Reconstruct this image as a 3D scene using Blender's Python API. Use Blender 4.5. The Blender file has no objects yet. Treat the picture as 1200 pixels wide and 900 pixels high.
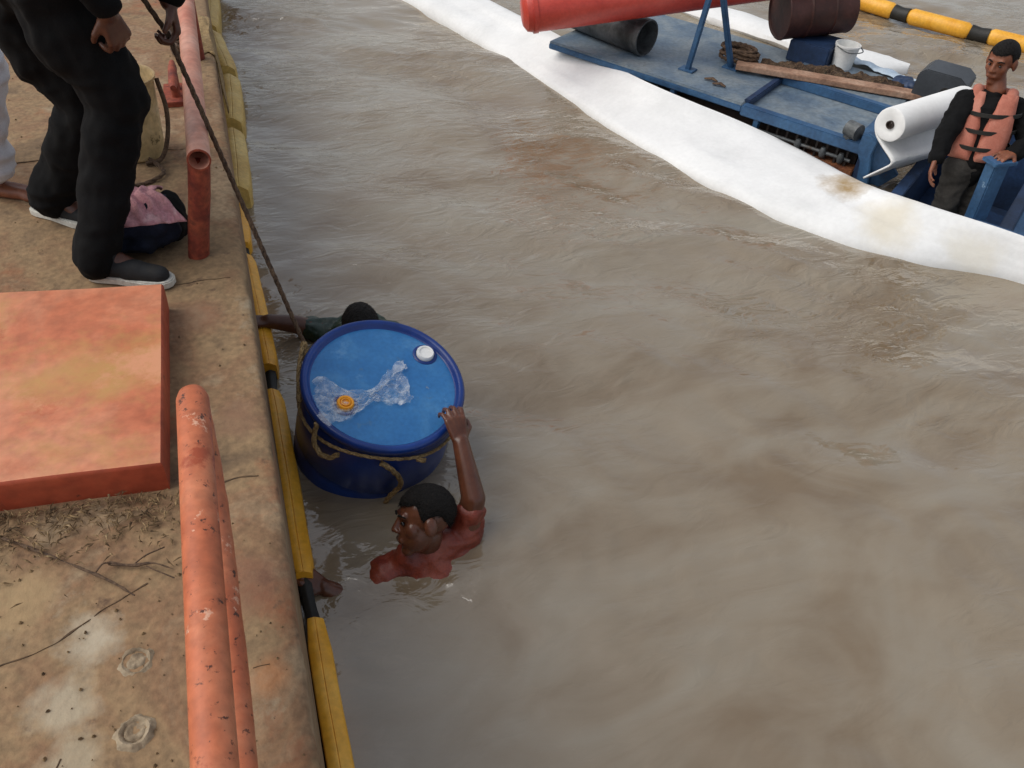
import bpy, bmesh, math, random
import numpy as np
from math import sin, cos, pi, radians, sqrt
from mathutils import Vector as V, Matrix, noise

# ------------------------------------------------------------------ camera, world, sun
S = bpy.context.scene
C = S.collection
PITCH, ROLL, YAW, HCAM, FPX = 42.0, 5.0, 21.25, 2.4, 961.0
p_, r_, y_ = radians(PITCH), radians(ROLL), radians(YAW)
fw = V((sin(y_) * cos(p_), cos(y_) * cos(p_), -sin(p_)))
rt0 = V((cos(y_), -sin(y_), 0)); up0 = rt0.cross(fw)
rt = rt0 * cos(r_) + up0 * sin(r_); up = up0 * cos(r_) - rt0 * sin(r_)
cam_d = bpy.data.cameras.new('camera'); cam = bpy.data.objects.new('camera', cam_d); C.objects.link(cam)
m3 = Matrix((rt, up, -fw)).transposed()
cam.matrix_world = Matrix.Translation((0, 0, HCAM)) @ m3.to_4x4()
cam_d.sensor_width = 36; cam_d.lens = 36 * FPX / 1200; cam_d.clip_start = .02; cam_d.clip_end = 3000
S.camera = cam
SUN_EL, SUN_AZ = radians(50), radians(-78)          # azimuth measured from +Y towards +X
W = bpy.data.worlds.new('World'); S.world = W; W.use_nodes = True
nt = W.node_tree; bg = nt.nodes['Background']
sky = nt.nodes.new('ShaderNodeTexSky'); sky.sky_type = 'NISHITA'; sky.sun_disc = False
sky.sun_elevation = SUN_EL; sky.sun_rotation = SUN_AZ; sky.air_density = 1.0; sky.dust_density = 3.0; sky.ozone_density = 1.0
hsv = nt.nodes.new('ShaderNodeHueSaturation'); hsv.inputs['Saturation'].default_value = .5
nt.links.new(sky.outputs[0], hsv.inputs['Color']); gm = nt.nodes.new('ShaderNodeGamma'); gm.inputs[1].default_value = .75      # overcast: an even, pale sky
sc_ = nt.nodes.new('ShaderNodeVectorMath'); sc_.operation = 'SCALE'; sc_.inputs['Scale'].default_value = 1.55
nt.links.new(hsv.outputs[0], gm.inputs[0]); nt.links.new(gm.outputs[0], sc_.inputs[0]); nt.links.new(sc_.outputs[0], bg.inputs[0])
bg.inputs[1].default_value = .15
sd = bpy.data.lights.new('sun', 'SUN'); so = bpy.data.objects.new('sun', sd); C.objects.link(so)
sd.energy = 1.9; sd.angle = radians(58); sd.color = (1, .97, .92)
sdir = V((sin(SUN_AZ) * cos(SUN_EL), cos(SUN_AZ) * cos(SUN_EL), sin(SUN_EL)))
so.rotation_euler = sdir.to_track_quat('Z', 'Y').to_euler(); so.location = sdir * 30
S.view_settings.view_transform = 'Standard'; S.view_settings.look = 'None'; S.view_settings.exposure = -.08; S.view_settings.gamma = 1
S.render.resolution_x = 1024; S.render.resolution_y = 768
S.render.engine = 'CYCLES'
random.seed(4); rng = np.random.default_rng(7)

# ------------------------------------------------------------------ helpers
def hx(h):                                          # sRGB hex -> linear
    v = [int(h[i:i + 2], 16) / 255 for i in (0, 2, 4)]
    return tuple((c / 12.92 if c < .04045 else ((c + .055) / 1.055) ** 2.4) for c in v) + (1,)

def mat(name, cols, scale=6, rough=.7, fine=60, finek=.35, bump=.3, bumpd=.004, metal=0, spec=.5, detail=6, pos=None, stretch=None, chips=None, sss=0):
    m = bpy.data.materials.new(name); m.use_nodes = True
    t = m.node_tree; b = t.nodes['Principled BSDF']
    tc = t.nodes.new('ShaderNodeTexCoord'); mp = t.nodes.new('ShaderNodeMapping')
    t.links.new(tc.outputs['Object'], mp.inputs[0])
    if stretch: mp.inputs['Scale'].default_value = stretch
    n1 = t.nodes.new('ShaderNodeTexNoise'); n1.inputs['Scale'].default_value = scale; n1.inputs['Detail'].default_value = detail; n1.inputs['Roughness'].default_value = .62; n1.inputs['Distortion'].default_value = .4
    n2 = t.nodes.new('ShaderNodeTexNoise'); n2.inputs['Scale'].default_value = fine; n2.inputs['Detail'].default_value = 5
    for n in (n1, n2): t.links.new(mp.outputs[0], n.inputs['Vector'])
    cr = t.nodes.new('ShaderNodeValToRGB'); e = cr.color_ramp.elements
    k = len(cols); pos = pos or [.3 + .4 * i / max(1, k - 1) for i in range(k)]
    e[0].position = pos[0]; e[0].color = cols[0]; e[1].position = pos[-1]; e[1].color = cols[-1]
    for i in range(1, k - 1):
        q = e.new(pos[i]); q.color = cols[i]
    t.links.new(n1.outputs['Fac'], cr.inputs[0])
    mr = t.nodes.new('ShaderNodeMapRange'); mr.inputs['From Min'].default_value = .3; mr.inputs['From Max'].default_value = .7
    mr.inputs['To Min'].default_value = 1 - finek; mr.inputs['To Max'].default_value = 1 + finek * .5
    t.links.new(n2.outputs['Fac'], mr.inputs['Value'])
    mx = t.nodes.new('ShaderNodeMix'); mx.data_type = 'RGBA'; mx.blend_type = 'MULTIPLY'; mx.inputs['Factor'].default_value = 1
    t.links.new(cr.outputs[0], mx.inputs['A']); t.links.new(mr.outputs[0], mx.inputs['B'])
    out = mx.outputs['Result']
    if chips:                                       # (colour, threshold, scale) worn spots with their own outline
        for ch_ in chips:
            cc, th, sc = ch_[:3]; sf = ch_[3] if len(ch_) > 3 else .04
            n3 = t.nodes.new('ShaderNodeTexNoise'); n3.inputs['Scale'].default_value = sc; n3.inputs['Detail'].default_value = 8; n3.inputs['Roughness'].default_value = .7
            t.links.new(mp.outputs[0], n3.inputs['Vector'])
            r3 = t.nodes.new('ShaderNodeMapRange'); r3.inputs['From Min'].default_value = th; r3.inputs['From Max'].default_value = th + sf
            t.links.new(n3.outputs['Fac'], r3.inputs['Value'])
            m2 = t.nodes.new('ShaderNodeMix'); m2.data_type = 'RGBA'; t.links.new(r3.outputs[0], m2.inputs['Factor'])
            t.links.new(out, m2.inputs['A']); m2.inputs['B'].default_value = cc; out = m2.outputs['Result']
    t.links.new(out, b.inputs['Base Color'])
    b.inputs['Roughness'].default_value = rough; b.inputs['Metallic'].default_value = metal
    b.inputs['Specular IOR Level'].default_value = spec
    if sss:
        b.inputs['Subsurface Weight'].default_value = sss; b.inputs['Subsurface Scale'].default_value = .01; b.inputs['Subsurface Radius'].default_value = (1, .35, .2)
    if bump:
        bp = t.nodes.new('ShaderNodeBump'); bp.inputs['Strength'].default_value = bump; bp.inputs['Distance'].default_value = bumpd
        ad = t.nodes.new('ShaderNodeMath'); ad.operation = 'MULTIPLY_ADD'; ad.inputs[1].default_value = 2.0
        t.links.new(n1.outputs['Fac'], ad.inputs[0]); t.links.new(n2.outputs['Fac'], ad.inputs[2])
        t.links.new(ad.outputs[0], bp.inputs['Height']); t.links.new(bp.outputs[0], b.inputs['Normal'])
    return m

def stains(m, lst):                                 # spilt or worn marks with a place and an outline of their own
    tr = m.node_tree; bs = tr.nodes['Principled BSDF']; src = bs.inputs['Base Color'].links[0].from_socket; tc = tr.nodes.new('ShaderNodeTexCoord')
    for c, rad, col, amount, sc in lst:
        vm = tr.nodes.new('ShaderNodeVectorMath'); vm.operation = 'DISTANCE'; vm.inputs[1].default_value = c; tr.links.new(tc.outputs['Object'], vm.inputs[0])
        nz = tr.nodes.new('ShaderNodeTexNoise'); nz.inputs['Scale'].default_value = sc; nz.inputs['Detail'].default_value = 7; nz.inputs['Roughness'].default_value = .6; tr.links.new(tc.outputs['Object'], nz.inputs['Vector'])
        ma = tr.nodes.new('ShaderNodeMath'); ma.operation = 'MULTIPLY_ADD'; ma.inputs[1].default_value = rad * 1.6; tr.links.new(nz.outputs['Fac'], ma.inputs[0]); tr.links.new(vm.outputs['Value'], ma.inputs[2])
        mr = tr.nodes.new('ShaderNodeMapRange'); mr.inputs['From Min'].default_value = rad * 1.8; mr.inputs['From Max'].default_value = rad * 1.15; mr.inputs['To Max'].default_value = amount; tr.links.new(ma.outputs[0], mr.inputs['Value'])
        mx = tr.nodes.new('ShaderNodeMix'); mx.data_type = 'RGBA'; tr.links.new(mr.outputs[0], mx.inputs['Factor']); tr.links.new(src, mx.inputs['A']); mx.inputs['B'].default_value = col; src = mx.outputs['Result']
    tr.links.new(src, bs.inputs['Base Color'])

class MB:
    def __init__(s): s.v = []; s.f = []
    def add(s, vs, fs):
        o = len(s.v); s.v += [tuple(v) for v in vs]; s.f += [tuple(i + o for i in f) for f in fs]; return s
    def box(s, c, d, M=None):
        vs = []
        for x in (-.5, .5):
            for y in (-.5, .5):
                for z in (-.5, .5):
                    q = V((x * d[0], y * d[1], z * d[2]))
                    if M: q = M @ q
                    vs.append(q + V(c))
        return s.add(vs, [(0, 1, 3, 2), (4, 6, 7, 5), (0, 4, 5, 1), (2, 3, 7, 6), (0, 2, 6, 4), (1, 5, 7, 3)])
    def tube(s, pts, r, n=10, caps=True, flat=1.0, nz=0):
        pts = [V(p) for p in pts]; rs = r if isinstance(r, (list, tuple)) else [r] * len(pts)
        ref = V((0, 0, 1)); vs = []; fs = []; N = None
        for i, p in enumerate(pts):
            t = (pts[min(i + 1, len(pts) - 1)] - pts[max(i - 1, 0)]).normalized()
            if N is None:
                N = ref.cross(t)
                if N.length < .1: N = V((1, 0, 0)).cross(t)
            N = (N - t * N.dot(t)).normalized(); B = t.cross(N)
            for j in range(n):
                a = 2 * pi * j / n; k = rs[i]
                q = p + N * cos(a) * k + B * sin(a) * k * flat
                vs.append(q)
        for i in range(len(pts) - 1):
            for j in range(n):
                a, b = i * n + j, i * n + (j + 1) % n
                fs.append((a, b, b + n, a + n))
        if caps: fs.append(tuple(range(n))[::-1]); fs.append(tuple(range((len(pts) - 1) * n, len(pts) * n)))
        return s.add(vs, fs)
    def lathe(s, prof, n=48, M=None, ends=True):               # profile of (r, z)
        vs = []; fs = []
        for r, z in prof:
            for j in range(n):
                a = 2 * pi * j / n; q = V((r * cos(a), r * sin(a), z)); vs.append(M @ q if M else q)
        for i in range(len(prof) - 1):
            for j in range(n):
                a, b = i * n + j, i * n + (j + 1) % n
                fs.append((a, b, b + n, a + n))
        if ends and prof[0][0] > 1e-6: fs.append(tuple(range(n))[::-1])
        if ends and prof[-1][0] > 1e-6: fs.append(tuple(range((len(prof) - 1) * n, len(prof) * n)))
        return s.add(vs, fs)
    def prism(s, poly, vec):
        n = len(poly); a = [V(p) for p in poly]; b = [p + V(vec) for p in a]
        fs = [tuple(range(n))[::-1], tuple(range(n, 2 * n))] + [(i, (i + 1) % n, (i + 1) % n + n, i + n) for i in range(n)]
        return s.add(a + b, fs)
    def grid(s, P, close=False):                    # P[i][j]
        ni, nj = len(P), len(P[0]); vs = [q for row in P for q in row]; fs = []
        for i in range(ni - 1):
            for j in range(nj - (0 if close else 1)):
                k = (j + 1) % nj
                fs.append((i * nj + j, i * nj + k, (i + 1) * nj + k, (i + 1) * nj + j))
        return s.add(vs, fs)
    def build(s, name, m, parent=None, smooth=True, bevel=0, loc=None, angle=40):
        me = bpy.data.meshes.new(name); me.from_pydata(s.v, [], s.f)
        bm = bmesh.new(); bm.from_mesh(me); bmesh.ops.recalc_face_normals(bm, faces=bm.faces)
        if bevel:
            es = [e for e in bm.edges if len(e.link_faces) == 2 and e.calc_face_angle() > radians(angle)]
            bmesh.ops.bevel(bm, geom=es, offset=bevel, segments=2, affect='EDGES', clamp_overlap=True)
        if smooth:
            for f in bm.faces: f.smooth = True
            for e in bm.edges:
                if len(e.link_faces) == 2 and e.calc_face_angle() > radians(angle): e.smooth = False
        bm.to_mesh(me); bm.free(); me.materials.append(m)
        o = bpy.data.objects.new(name, me); C.objects.link(o)
        if parent: o.parent = parent
        return o

def tag(o, label, cat, group=None):
    o['label'] = label; o['category'] = cat
    if group: o['group'] = group
    return o
def thing(name, label, cat, group=None):
    o = bpy.data.objects.new(name, None); C.objects.link(o); return tag(o, label, cat, group)
def wob(o, amp, scale, seed=0, axis=None, fold=0):          # uneven surface along normals
    me = o.data; off = V((seed * 7.3, seed * 3.1, seed))
    ns = [v.normal.copy() for v in me.vertices]
    for v, n in zip(me.vertices, ns):
        d = noise.fractal(v.co * scale + off, 1, 2, 3) * amp
        if fold: q = v.co * scale * .9 + off + noise.noise_vector(v.co * scale * .5) * .8; d += amp * fold * (.35 - abs(noise.noise(V((q.x, q.y, q.z * 1.9)))) * 1.6)
        v.co += (V(axis) if axis else n) * d
    return o
def cr(pts, k=8):                                   # Catmull-Rom
    P = [V(p) for p in pts]; P = [P[0] * 2 - P[1]] + P + [P[-1] * 2 - P[-2]]; out = []
    for i in range(1, len(P) - 2):
        for j in range(k):
            t = j / k; a, b, c, d = P[i - 1:i + 3]
            out.append(.5 * ((2 * b) + (c - a) * t + (2 * a - 5 * b + 4 * c - d) * t * t + (3 * b - a - 3 * c + d) * t ** 3))
    out.append(P[-2]); return out
def frame(z, x=None):                               # rotation whose Z axis is z
    z = V(z).normalized(); x = V(x) if x else (V((1, 0, 0)) if abs(z.x) < .9 else V((0, 1, 0)))
    x = (x - z * x.dot(z)).normalized(); return Matrix((x, z.cross(x), z)).transposed()

# organic bodies: overlapping tapered pieces fused into one continuous surface
def caps(p0, p1, r0, r1=None): return ('c', V(p0), V(p1), r0, r0 if r1 is None else r1)
def ell(c, r, M=None): return ('e', V(c), r, M)
def fuse(name, prims, m, parent=None, vox=.008, it=4, wr=0, wsc=14, seed=0):
    b = MB()
    for q in prims:
        if q[0] == 'c':
            _, a, c, r0, r1 = q; d = c - a
            if d.length < 1e-5: d = V((0, 0, 1e-4)); c = a + d
            R = frame(d); L = d.length; pr = []
            for k in range(6): t = -pi / 2 + pi / 2 * k / 5; pr.append((max(r0 * cos(t), 1e-4 if k == 0 else 0), r0 * sin(t)))
            for k in range(6): t = pi / 2 * k / 5; pr.append((max(r1 * cos(t), 1e-4 if k == 5 else 0), L + r1 * sin(t)))
            b.lathe(pr, 14, Matrix.Translation(a) @ R.to_4x4())
        else:
            _, c, r, M = q; M = M or Matrix.Identity(3); pr = []
            for k in range(13): t = -pi / 2 + pi * k / 12; pr.append((max(cos(t), 1e-4), sin(t)))
            b.lathe(pr, 18, Matrix.Translation(c) @ M.to_4x4() @ Matrix.Diagonal((r[0], r[1], r[2], 1)))
    o = b.build(name, m, parent)
    o.data.name = name + '_raw'
    rm = o.modifiers.new('r', 'REMESH'); rm.mode = 'VOXEL'; rm.voxel_size = vox
    sm = o.modifiers.new('s', 'SMOOTH'); sm.factor = .5; sm.iterations = it
    dg = bpy.context.evaluated_depsgraph_get(); me = bpy.data.meshes.new_from_object(o.evaluated_get(dg))
    o.modifiers.clear(); old = o.data; o.data = me; bpy.data.meshes.remove(old); me.name = name
    if not me.materials: me.materials.append(m)
    for f in me.polygons: f.use_smooth = True
    if wr: wob(o, wr, wsc, seed, fold=.7)
    return o
def head_prims(c, f, u, s=1.0):
    c, f, u = V(c), V(f).normalized(), V(u).normalized(); u = (u - f * u.dot(f)).normalized(); r = f.cross(u)
    M = Matrix((r, f, u)).transposed(); P = lambda a, b, d: c + (r * a + f * b + u * d) * s
    E = lambda p, q: ell(P(*p), tuple(k * s for k in q), M)
    pr = [E((0, -.012, .032), (.074, .094, .086)), E((0, .026, -.035), (.056, .062, .075)), E((0, .055, -.098), (.026, .022, .02)),
          caps(P(0, .084, .012), P(0, .100, -.022), .009 * s, .012 * s), caps(P(-.035, .074, .028), P(.035, .074, .028), .012 * s),
          caps(P(-.02, .08, -.058), P(.02, .08, -.058), .012 * s), E((-.04, .046, -.02), (.022, .026, .03)), E((.04, .046, -.02), (.022, .026, .03)),
          E((-.077, -.008, -.006), (.012, .024, .034)), E((.077, -.008, -.006), (.012, .024, .034)), E((-.013, .092, -.026), (.009, .01, .008)), E((.013, .092, -.026), (.009, .01, .008)), ]
    return pr, P, M
def hair_cap(c, f, u, m, parent, s=1.0, low=.5, thick=1.0, seed=1):
    c, f, u = V(c), V(f).normalized(), V(u).normalized(); u = (u - f * u.dot(f)).normalized(); r = f.cross(u)
    b = MB(); n, k = 48, 26; P = []; rnd = random.Random(seed)
    def pt(t, ph, lift, edge):
        d = r * (sin(t) * sin(ph) * .0755) + f * (sin(t) * cos(ph) * .0955) + u * (cos(t) * .0875)
        return c + (u * .033 - f * .0125 + d * (1 + lift * min(1, edge * 5))) * s
    HL = [(0, .40), (.5, .395), (.85, .37), (1.05, .41), (1.2, .56), (1.4, .60), (1.55, .52), (1.9, .50), (2.15, .60), (2.5, .67), (3.2, .69)]
    def lim_(ph):
        a = abs(math.atan2(sin(ph), cos(ph)))
        for (a0, l0), (a1, l1) in zip(HL, HL[1:]):
            if a <= a1: break
        q = l0 + (l1 - l0) * (a - a0) / (a1 - a0) + .022 * noise.noise(V((cos(ph) * 14, sin(ph) * 14, seed)))
        return pi * q
    for i in range(k + 1):
        row = []
        for j in range(n):
            ph = 2 * pi * j / n; lm = lim_(ph); t = lm * i / k
            row.append(pt(t, ph, (.045 + .03 * noise.noise(V((sin(t) * cos(ph) * 9, sin(t) * sin(ph) * 9, cos(t) * 9 + seed)))) * thick, 1 - i / k))
        P.append(row)
    b.grid(P, True)
    for q in range(2600):                           # short tufts so that the outline is not smooth
        ph = rnd.random() * 2 * pi; e = rnd.random(); lm = lim_(ph); t = lm * (1 - e ** 1.6 * .98) * 1.02
        p = pt(t, ph, .03 * thick, 1 - t / lm + .03); o_ = (p - c).normalized(); tg = o_.cross(V((rnd.uniform(-1, 1), rnd.uniform(-1, 1), rnd.uniform(-1, 1)))).normalized()
        L = rnd.uniform(.004, .011) * s * thick; w = .0012 * s
        b.add([p - tg * w - o_ * .002, p + tg * w - o_ * .002, p + o_ * L * .8 - u * L * .5 + tg * L * .7], [(0, 1, 2)])
    return b.build('hair', m, parent)
def hand_prims(w, d, n, side=1, curl=(.5, .6, .5), s=1.0, spread=.1, thumb=.9):
    w, d, n = V(w), V(d).normalized(), V(n); n = (n - d * n.dot(d)).normalized(); l = d.cross(n) * side; pr = []
    for i, (ln, w0) in enumerate(((.072, 1), (.08, 1), (.075, .97), (.06, .88))):
        k = (i - 1.5); root = w + (d * (.088 - .004 * abs(k - .0)) - l * k * .0205) * s
        pr.append(caps(w + d * .012 * s - l * k * .012 * s, root, .0145 * s, .0125 * s))
        dr = (d - l * k * spread).normalized(); p = root; a = 0
        for q, fr in enumerate((.46, .3, .24)):
            a += curl[q]; e = p + (dr * cos(a) + n * sin(a)) * ln * 1.15 * fr * s
            pr.append(caps(p, e, (.0098 - .0008 * q) * w0 * s, (.009 - .0008 * q) * w0 * s)); p = e
    t0 = w + (d * .025 + l * .028 + n * .008) * s; t1 = t0 + (d * .6 + l * (1 - .5 * thumb) + n * .5 * thumb).normalized() * .038 * s
    t2 = t1 + (d * .75 + l * .15 + n * .75 * thumb).normalized() * .03 * s
    pr += [caps(w + d * .005 * s, t0, .016 * s, .015 * s), caps(t0, t1, .0135 * s, .0115 * s), caps(t1, t2, .011 * s, .009 * s)]
    return pr

# ------------------------------------------------------------------ materials
M = {}
M['deck'] = mat('deck_rusty_steel', [hx('63503c'), hx('796248'), hx('8f7555'), hx('846549'), hx('998265'), hx('846c52')], 2.4, .85, 55, .28, .5, .006, detail=10, chips=[(hx('9b8b72'), .60, 3.4, .12), (hx('8f5434'), .57, 2.1, .16), (hx('5d4634'), .6, 8.0, .08), (hx('3f2c20'), .67, 32)])
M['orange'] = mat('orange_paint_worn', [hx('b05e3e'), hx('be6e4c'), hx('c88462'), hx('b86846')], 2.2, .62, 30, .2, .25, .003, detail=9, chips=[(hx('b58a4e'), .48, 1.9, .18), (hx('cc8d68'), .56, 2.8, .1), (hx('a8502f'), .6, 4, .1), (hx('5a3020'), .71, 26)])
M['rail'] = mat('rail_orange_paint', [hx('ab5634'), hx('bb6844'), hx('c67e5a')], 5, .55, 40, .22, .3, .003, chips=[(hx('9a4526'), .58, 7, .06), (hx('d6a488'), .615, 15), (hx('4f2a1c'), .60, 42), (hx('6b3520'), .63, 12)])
M['orangeshade'] = mat('orange_paint_shaded', [hx('8f3820'), hx('a4452a'), hx('b05234')], 4, .6, 30, .2, .3, .003, chips=[(hx('5a2c1c'), .6, 9, .06), (hx('c98a68'), .64, 12)])  # darker red puts the shaded side of the cover into the colour; chips are wear
M['railpink'] = mat('rail_faded_paint', [hx('b3684f'), hx('c98a72'), hx('d8a590')], 5, .5, 40, .2, .25, .002, chips=[(hx('5d3322'), .68, 25)])
M['rust'] = mat('rusty_post', [hx('5a2417'), hx('7d3220'), hx('95462c'), hx('3e1d14')], 9, .75, 60, .35, .5, .004)
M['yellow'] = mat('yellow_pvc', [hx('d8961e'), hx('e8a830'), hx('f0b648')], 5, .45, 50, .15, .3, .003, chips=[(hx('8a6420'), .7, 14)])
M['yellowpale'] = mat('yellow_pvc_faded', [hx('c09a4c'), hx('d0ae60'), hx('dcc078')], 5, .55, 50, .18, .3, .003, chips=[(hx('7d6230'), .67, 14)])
M['blackrub'] = mat('black_rubber', [hx('15140f'), hx('262420')], 12, .6, 50, .3, .4, .003)
M['drum'] = mat('blue_hdpe_shaded', [hx('0b2a68'), hx('0e3278'), hx('143c86')], 4, .32, 80, .08, .12, .001)  # darker blue puts the pontoon's shade on the drum sides into the colour
M['lid'] = mat('blue_hdpe_lit_scuffed', [hx('2467a4'), hx('3173ad'), hx('4a86b8')], 5, .42, 70, .12, .15, .001, chips=[(hx('6f9cc4'), .58, 5, .14), (hx('4d6f86'), .62, 11, .1), (hx('8a8f86'), .69, 16)])  # ramp holds the lit top's pale sheen; the pale chips are scuffs
M['whitecap'] = mat('white_cap', [hx('d8d8d4'), hx('efeeea')], 10, .4, 60, .08, .1, .001)
M['orangecap'] = mat('amber_cap', [hx('e0900f'), hx('f0a826')], 10, .4, 60, .1, .1, .001)
M['rope'] = mat('tan_rope', [hx('6b5536'), hx('917850'), hx('a68c62')], 40, .85, 160, .4, .8, .003)
M['darkrope'] = mat('brown_rope', [hx('3a2a1e'), hx('574230'), hx('6b5540')], 40, .85, 160, .4, .8, .003)
M['skin'] = mat('skin_brown', [hx('6b3d28'), hx('7d4a32'), hx('8a5539')], 9, .5, 90, .12, .15, .001, sss=.12)
M['skindark'] = mat('skin_dark', [hx('45281b'), hx('553223'), hx('62402d')], 9, .42, 90, .12, .15, .001, sss=.1)
M['skinwet'] = mat('skin_wet', [hx('4c2a1c'), hx('5d3625'), hx('6a412e')], 9, .3, 90, .12, .15, .001, sss=.1)
M['hair'] = mat('black_hair', [hx('0d0b0a'), hx('1a1512')], 60, .7, 240, .5, 1.0, .006, spec=.25)
M['blackcloth'] = mat('black_cotton', [hx('070708'), hx('0b0b0c'), hx('0f0f10')], 6, .9, 200, .25, .3, .002, spec=.2)
M['whitecloth'] = mat('white_cotton', [hx('c9cad0'), hx('e0e1e6')], 6, .85, 200, .1, .3, .002, spec=.2)
M['redcloth'] = mat('wet_red_shirt', [hx('5f2219'), hx('7d3424'), hx('8e4632')], 8, .45, 160, .2, .4, .003)
M['greencloth'] = mat('wet_green_shirt', [hx('0e2219'), hx('1b3a2b')], 8, .4, 160, .2, .4, .003)
M['navy'] = mat('navy_fabric', [hx('14161f'), hx('1d2130'), hx('252a3c')], 8, .85, 160, .25, .4, .003, spec=.2)
M['pink'] = mat('pink_towel', [hx('b98086'), hx('cf9ca0'), hx('c58e96'), hx('dab4b6')], 14, .9, 120, .25, .6, .004, spec=.2)
M['grey'] = mat('grey_trousers', [hx('2e2c2a'), hx('3f3c38')], 8, .85, 160, .2, .3, .003, spec=.2)
M['vest'] = mat('orange_life_vest', [hx('9c5542'), hx('ae6854'), hx('ba7d6a')], 8, .7, 120, .12, .3, .003)
M['sole'] = mat('white_rubber_sole', [hx('b5b3aa'), hx('d8d6cc')], 16, .6, 80, .2, .2, .001)
M['shoe'] = mat('dark_canvas_shoe', [hx('0e0f10'), hx('17181a'), hx('1f1d1a')], 16, .8, 120, .2, .3, .002)
M['cream'] = mat('cream_plastic_dirty', [hx('a58a5c'), hx('c7ac7c'), hx('d6c09a')], 7, .6, 50, .25, .3, .003, chips=[(hx('6d5a34'), .62, 9)])
M['sheet'] = mat('white_sorbent_sheet', [hx('dcdcda'), hx('e6e6e4'), hx('ececea')], 3, .85, 40, .04, .2, .004, spec=.2)
M['blue'] = mat('blue_barge_paint', [hx('284768'), hx('32567a'), hx('3c6488')], 5, .55, 50, .22, .3, .003, chips=[(hx('5d4a3c'), .68, 12), (hx('7c97b0'), .66, 7)])
M['bluedeck'] = mat('worn_blue_deck', [hx('485d72'), hx('627382'), hx('76828a'), hx('878f93')], 3.5, .5, 40, .25, .3, .003, chips=[(hx('5c5247'), .66, 7)])
M['bluedark'] = mat('navy_hull_paint', [hx('17263d'), hx('1f3453'), hx('263f63')], 5, .55, 50, .25, .3, .003)
M['dark'] = mat('dark_steel_and_shade', [hx('171312'), hx('2a211c'), hx('3a2a20')], 8, .6, 50, .35, .4, .004)  # dark steel, also used for shade in the barge recess and pipe mouth
M['rusthull'] = mat('rust_hull', [hx('4a2a1a'), hx('6d3f26'), hx('82502f'), hx('372016')], 7, .75, 50, .35, .5, .005)
M['redpipe'] = mat('red_pipe_paint', [hx('b2362a'), hx('c24436'), hx('cb5243')], 4, .4, 50, .12, .2, .002, chips=[(hx('8c2b22'), .68, 9)])
M['steelpipe'] = mat('grey_steel_pipe', [hx('3a3b3b'), hx('535657'), hx('696c6d'), hx('4d3f32')], 6, .5, 50, .25, .3, .003, metal=.3)
M['brown'] = mat('brown_rusty_barrel', [hx('2e1712'), hx('442219'), hx('53302a')], 5, .55, 50, .25, .4, .004)
M['wood'] = mat('weathered_plank', [hx('7d5d4a'), hx('a07d66'), hx('b89a84')], 6, .85, 60, .3, .5, .004, stretch=(1, 1, 1))
M['bingrey'] = mat('dark_grey_plastic', [hx('34373b'), hx('43474c')], 6, .5, 60, .15, .2, .002)
M['tarp'] = mat('pale_blue_tarp', [hx('8fa6bd'), hx('b3c4d3'), hx('ccd6de')], 4, .6, 40, .12, .5, .006)
M['debris'] = mat('dry_litter', [hx('3a2c1c'), hx('5f4a30'), hx('876e4c'), hx('a48e6c')], 30, .9, 90, .4, .3, .002)
M['concrete'] = mat('grout_patch', [hx('6f5d48'), hx('93826a'), hx('a99a82')], 22, .9, 70, .3, .6, .004)
M['seam'] = mat('packed_dirt', [hx('3d2e20'), hx('54402c'), hx('68513a')], 30, .9, 90, .4, .3, .002)
M['net'] = mat('old_netting', [hx('2a2019'), hx('4a382a'), hx('6b5540'), hx('3a3428')], 25, .95, 120, .6, 1.0, .012)
M['eye'] = mat('dark_eye', [hx('120d0a'), hx('1c1410')], 10, .2, 50, .1, 0)
def film_mat():
    m = bpy.data.materials.new('clear_film'); m.use_nodes = True; t = m.node_tree; b = t.nodes['Principled BSDF']
    b.inputs['Base Color'].default_value = (.82, .86, .9, 1); b.inputs['Roughness'].default_value = .25
    n = t.nodes.new('ShaderNodeTexNoise'); n.inputs['Scale'].default_value = 28; n.inputs['Detail'].default_value = 4
    tc = t.nodes.new('ShaderNodeTexCoord'); t.links.new(tc.outputs['Object'], n.inputs['Vector'])
    r = t.nodes.new('ShaderNodeMapRange'); r.inputs['From Min'].default_value = .4; r.inputs['From Max'].default_value = .68
    r.inputs['To Min'].default_value = .1; r.inputs['To Max'].default_value = .5
    t.links.new(n.outputs['Fac'], r.inputs['Value']); t.links.new(r.outputs[0], b.inputs['Alpha'])
    return m
M['film'] = film_mat()
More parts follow.
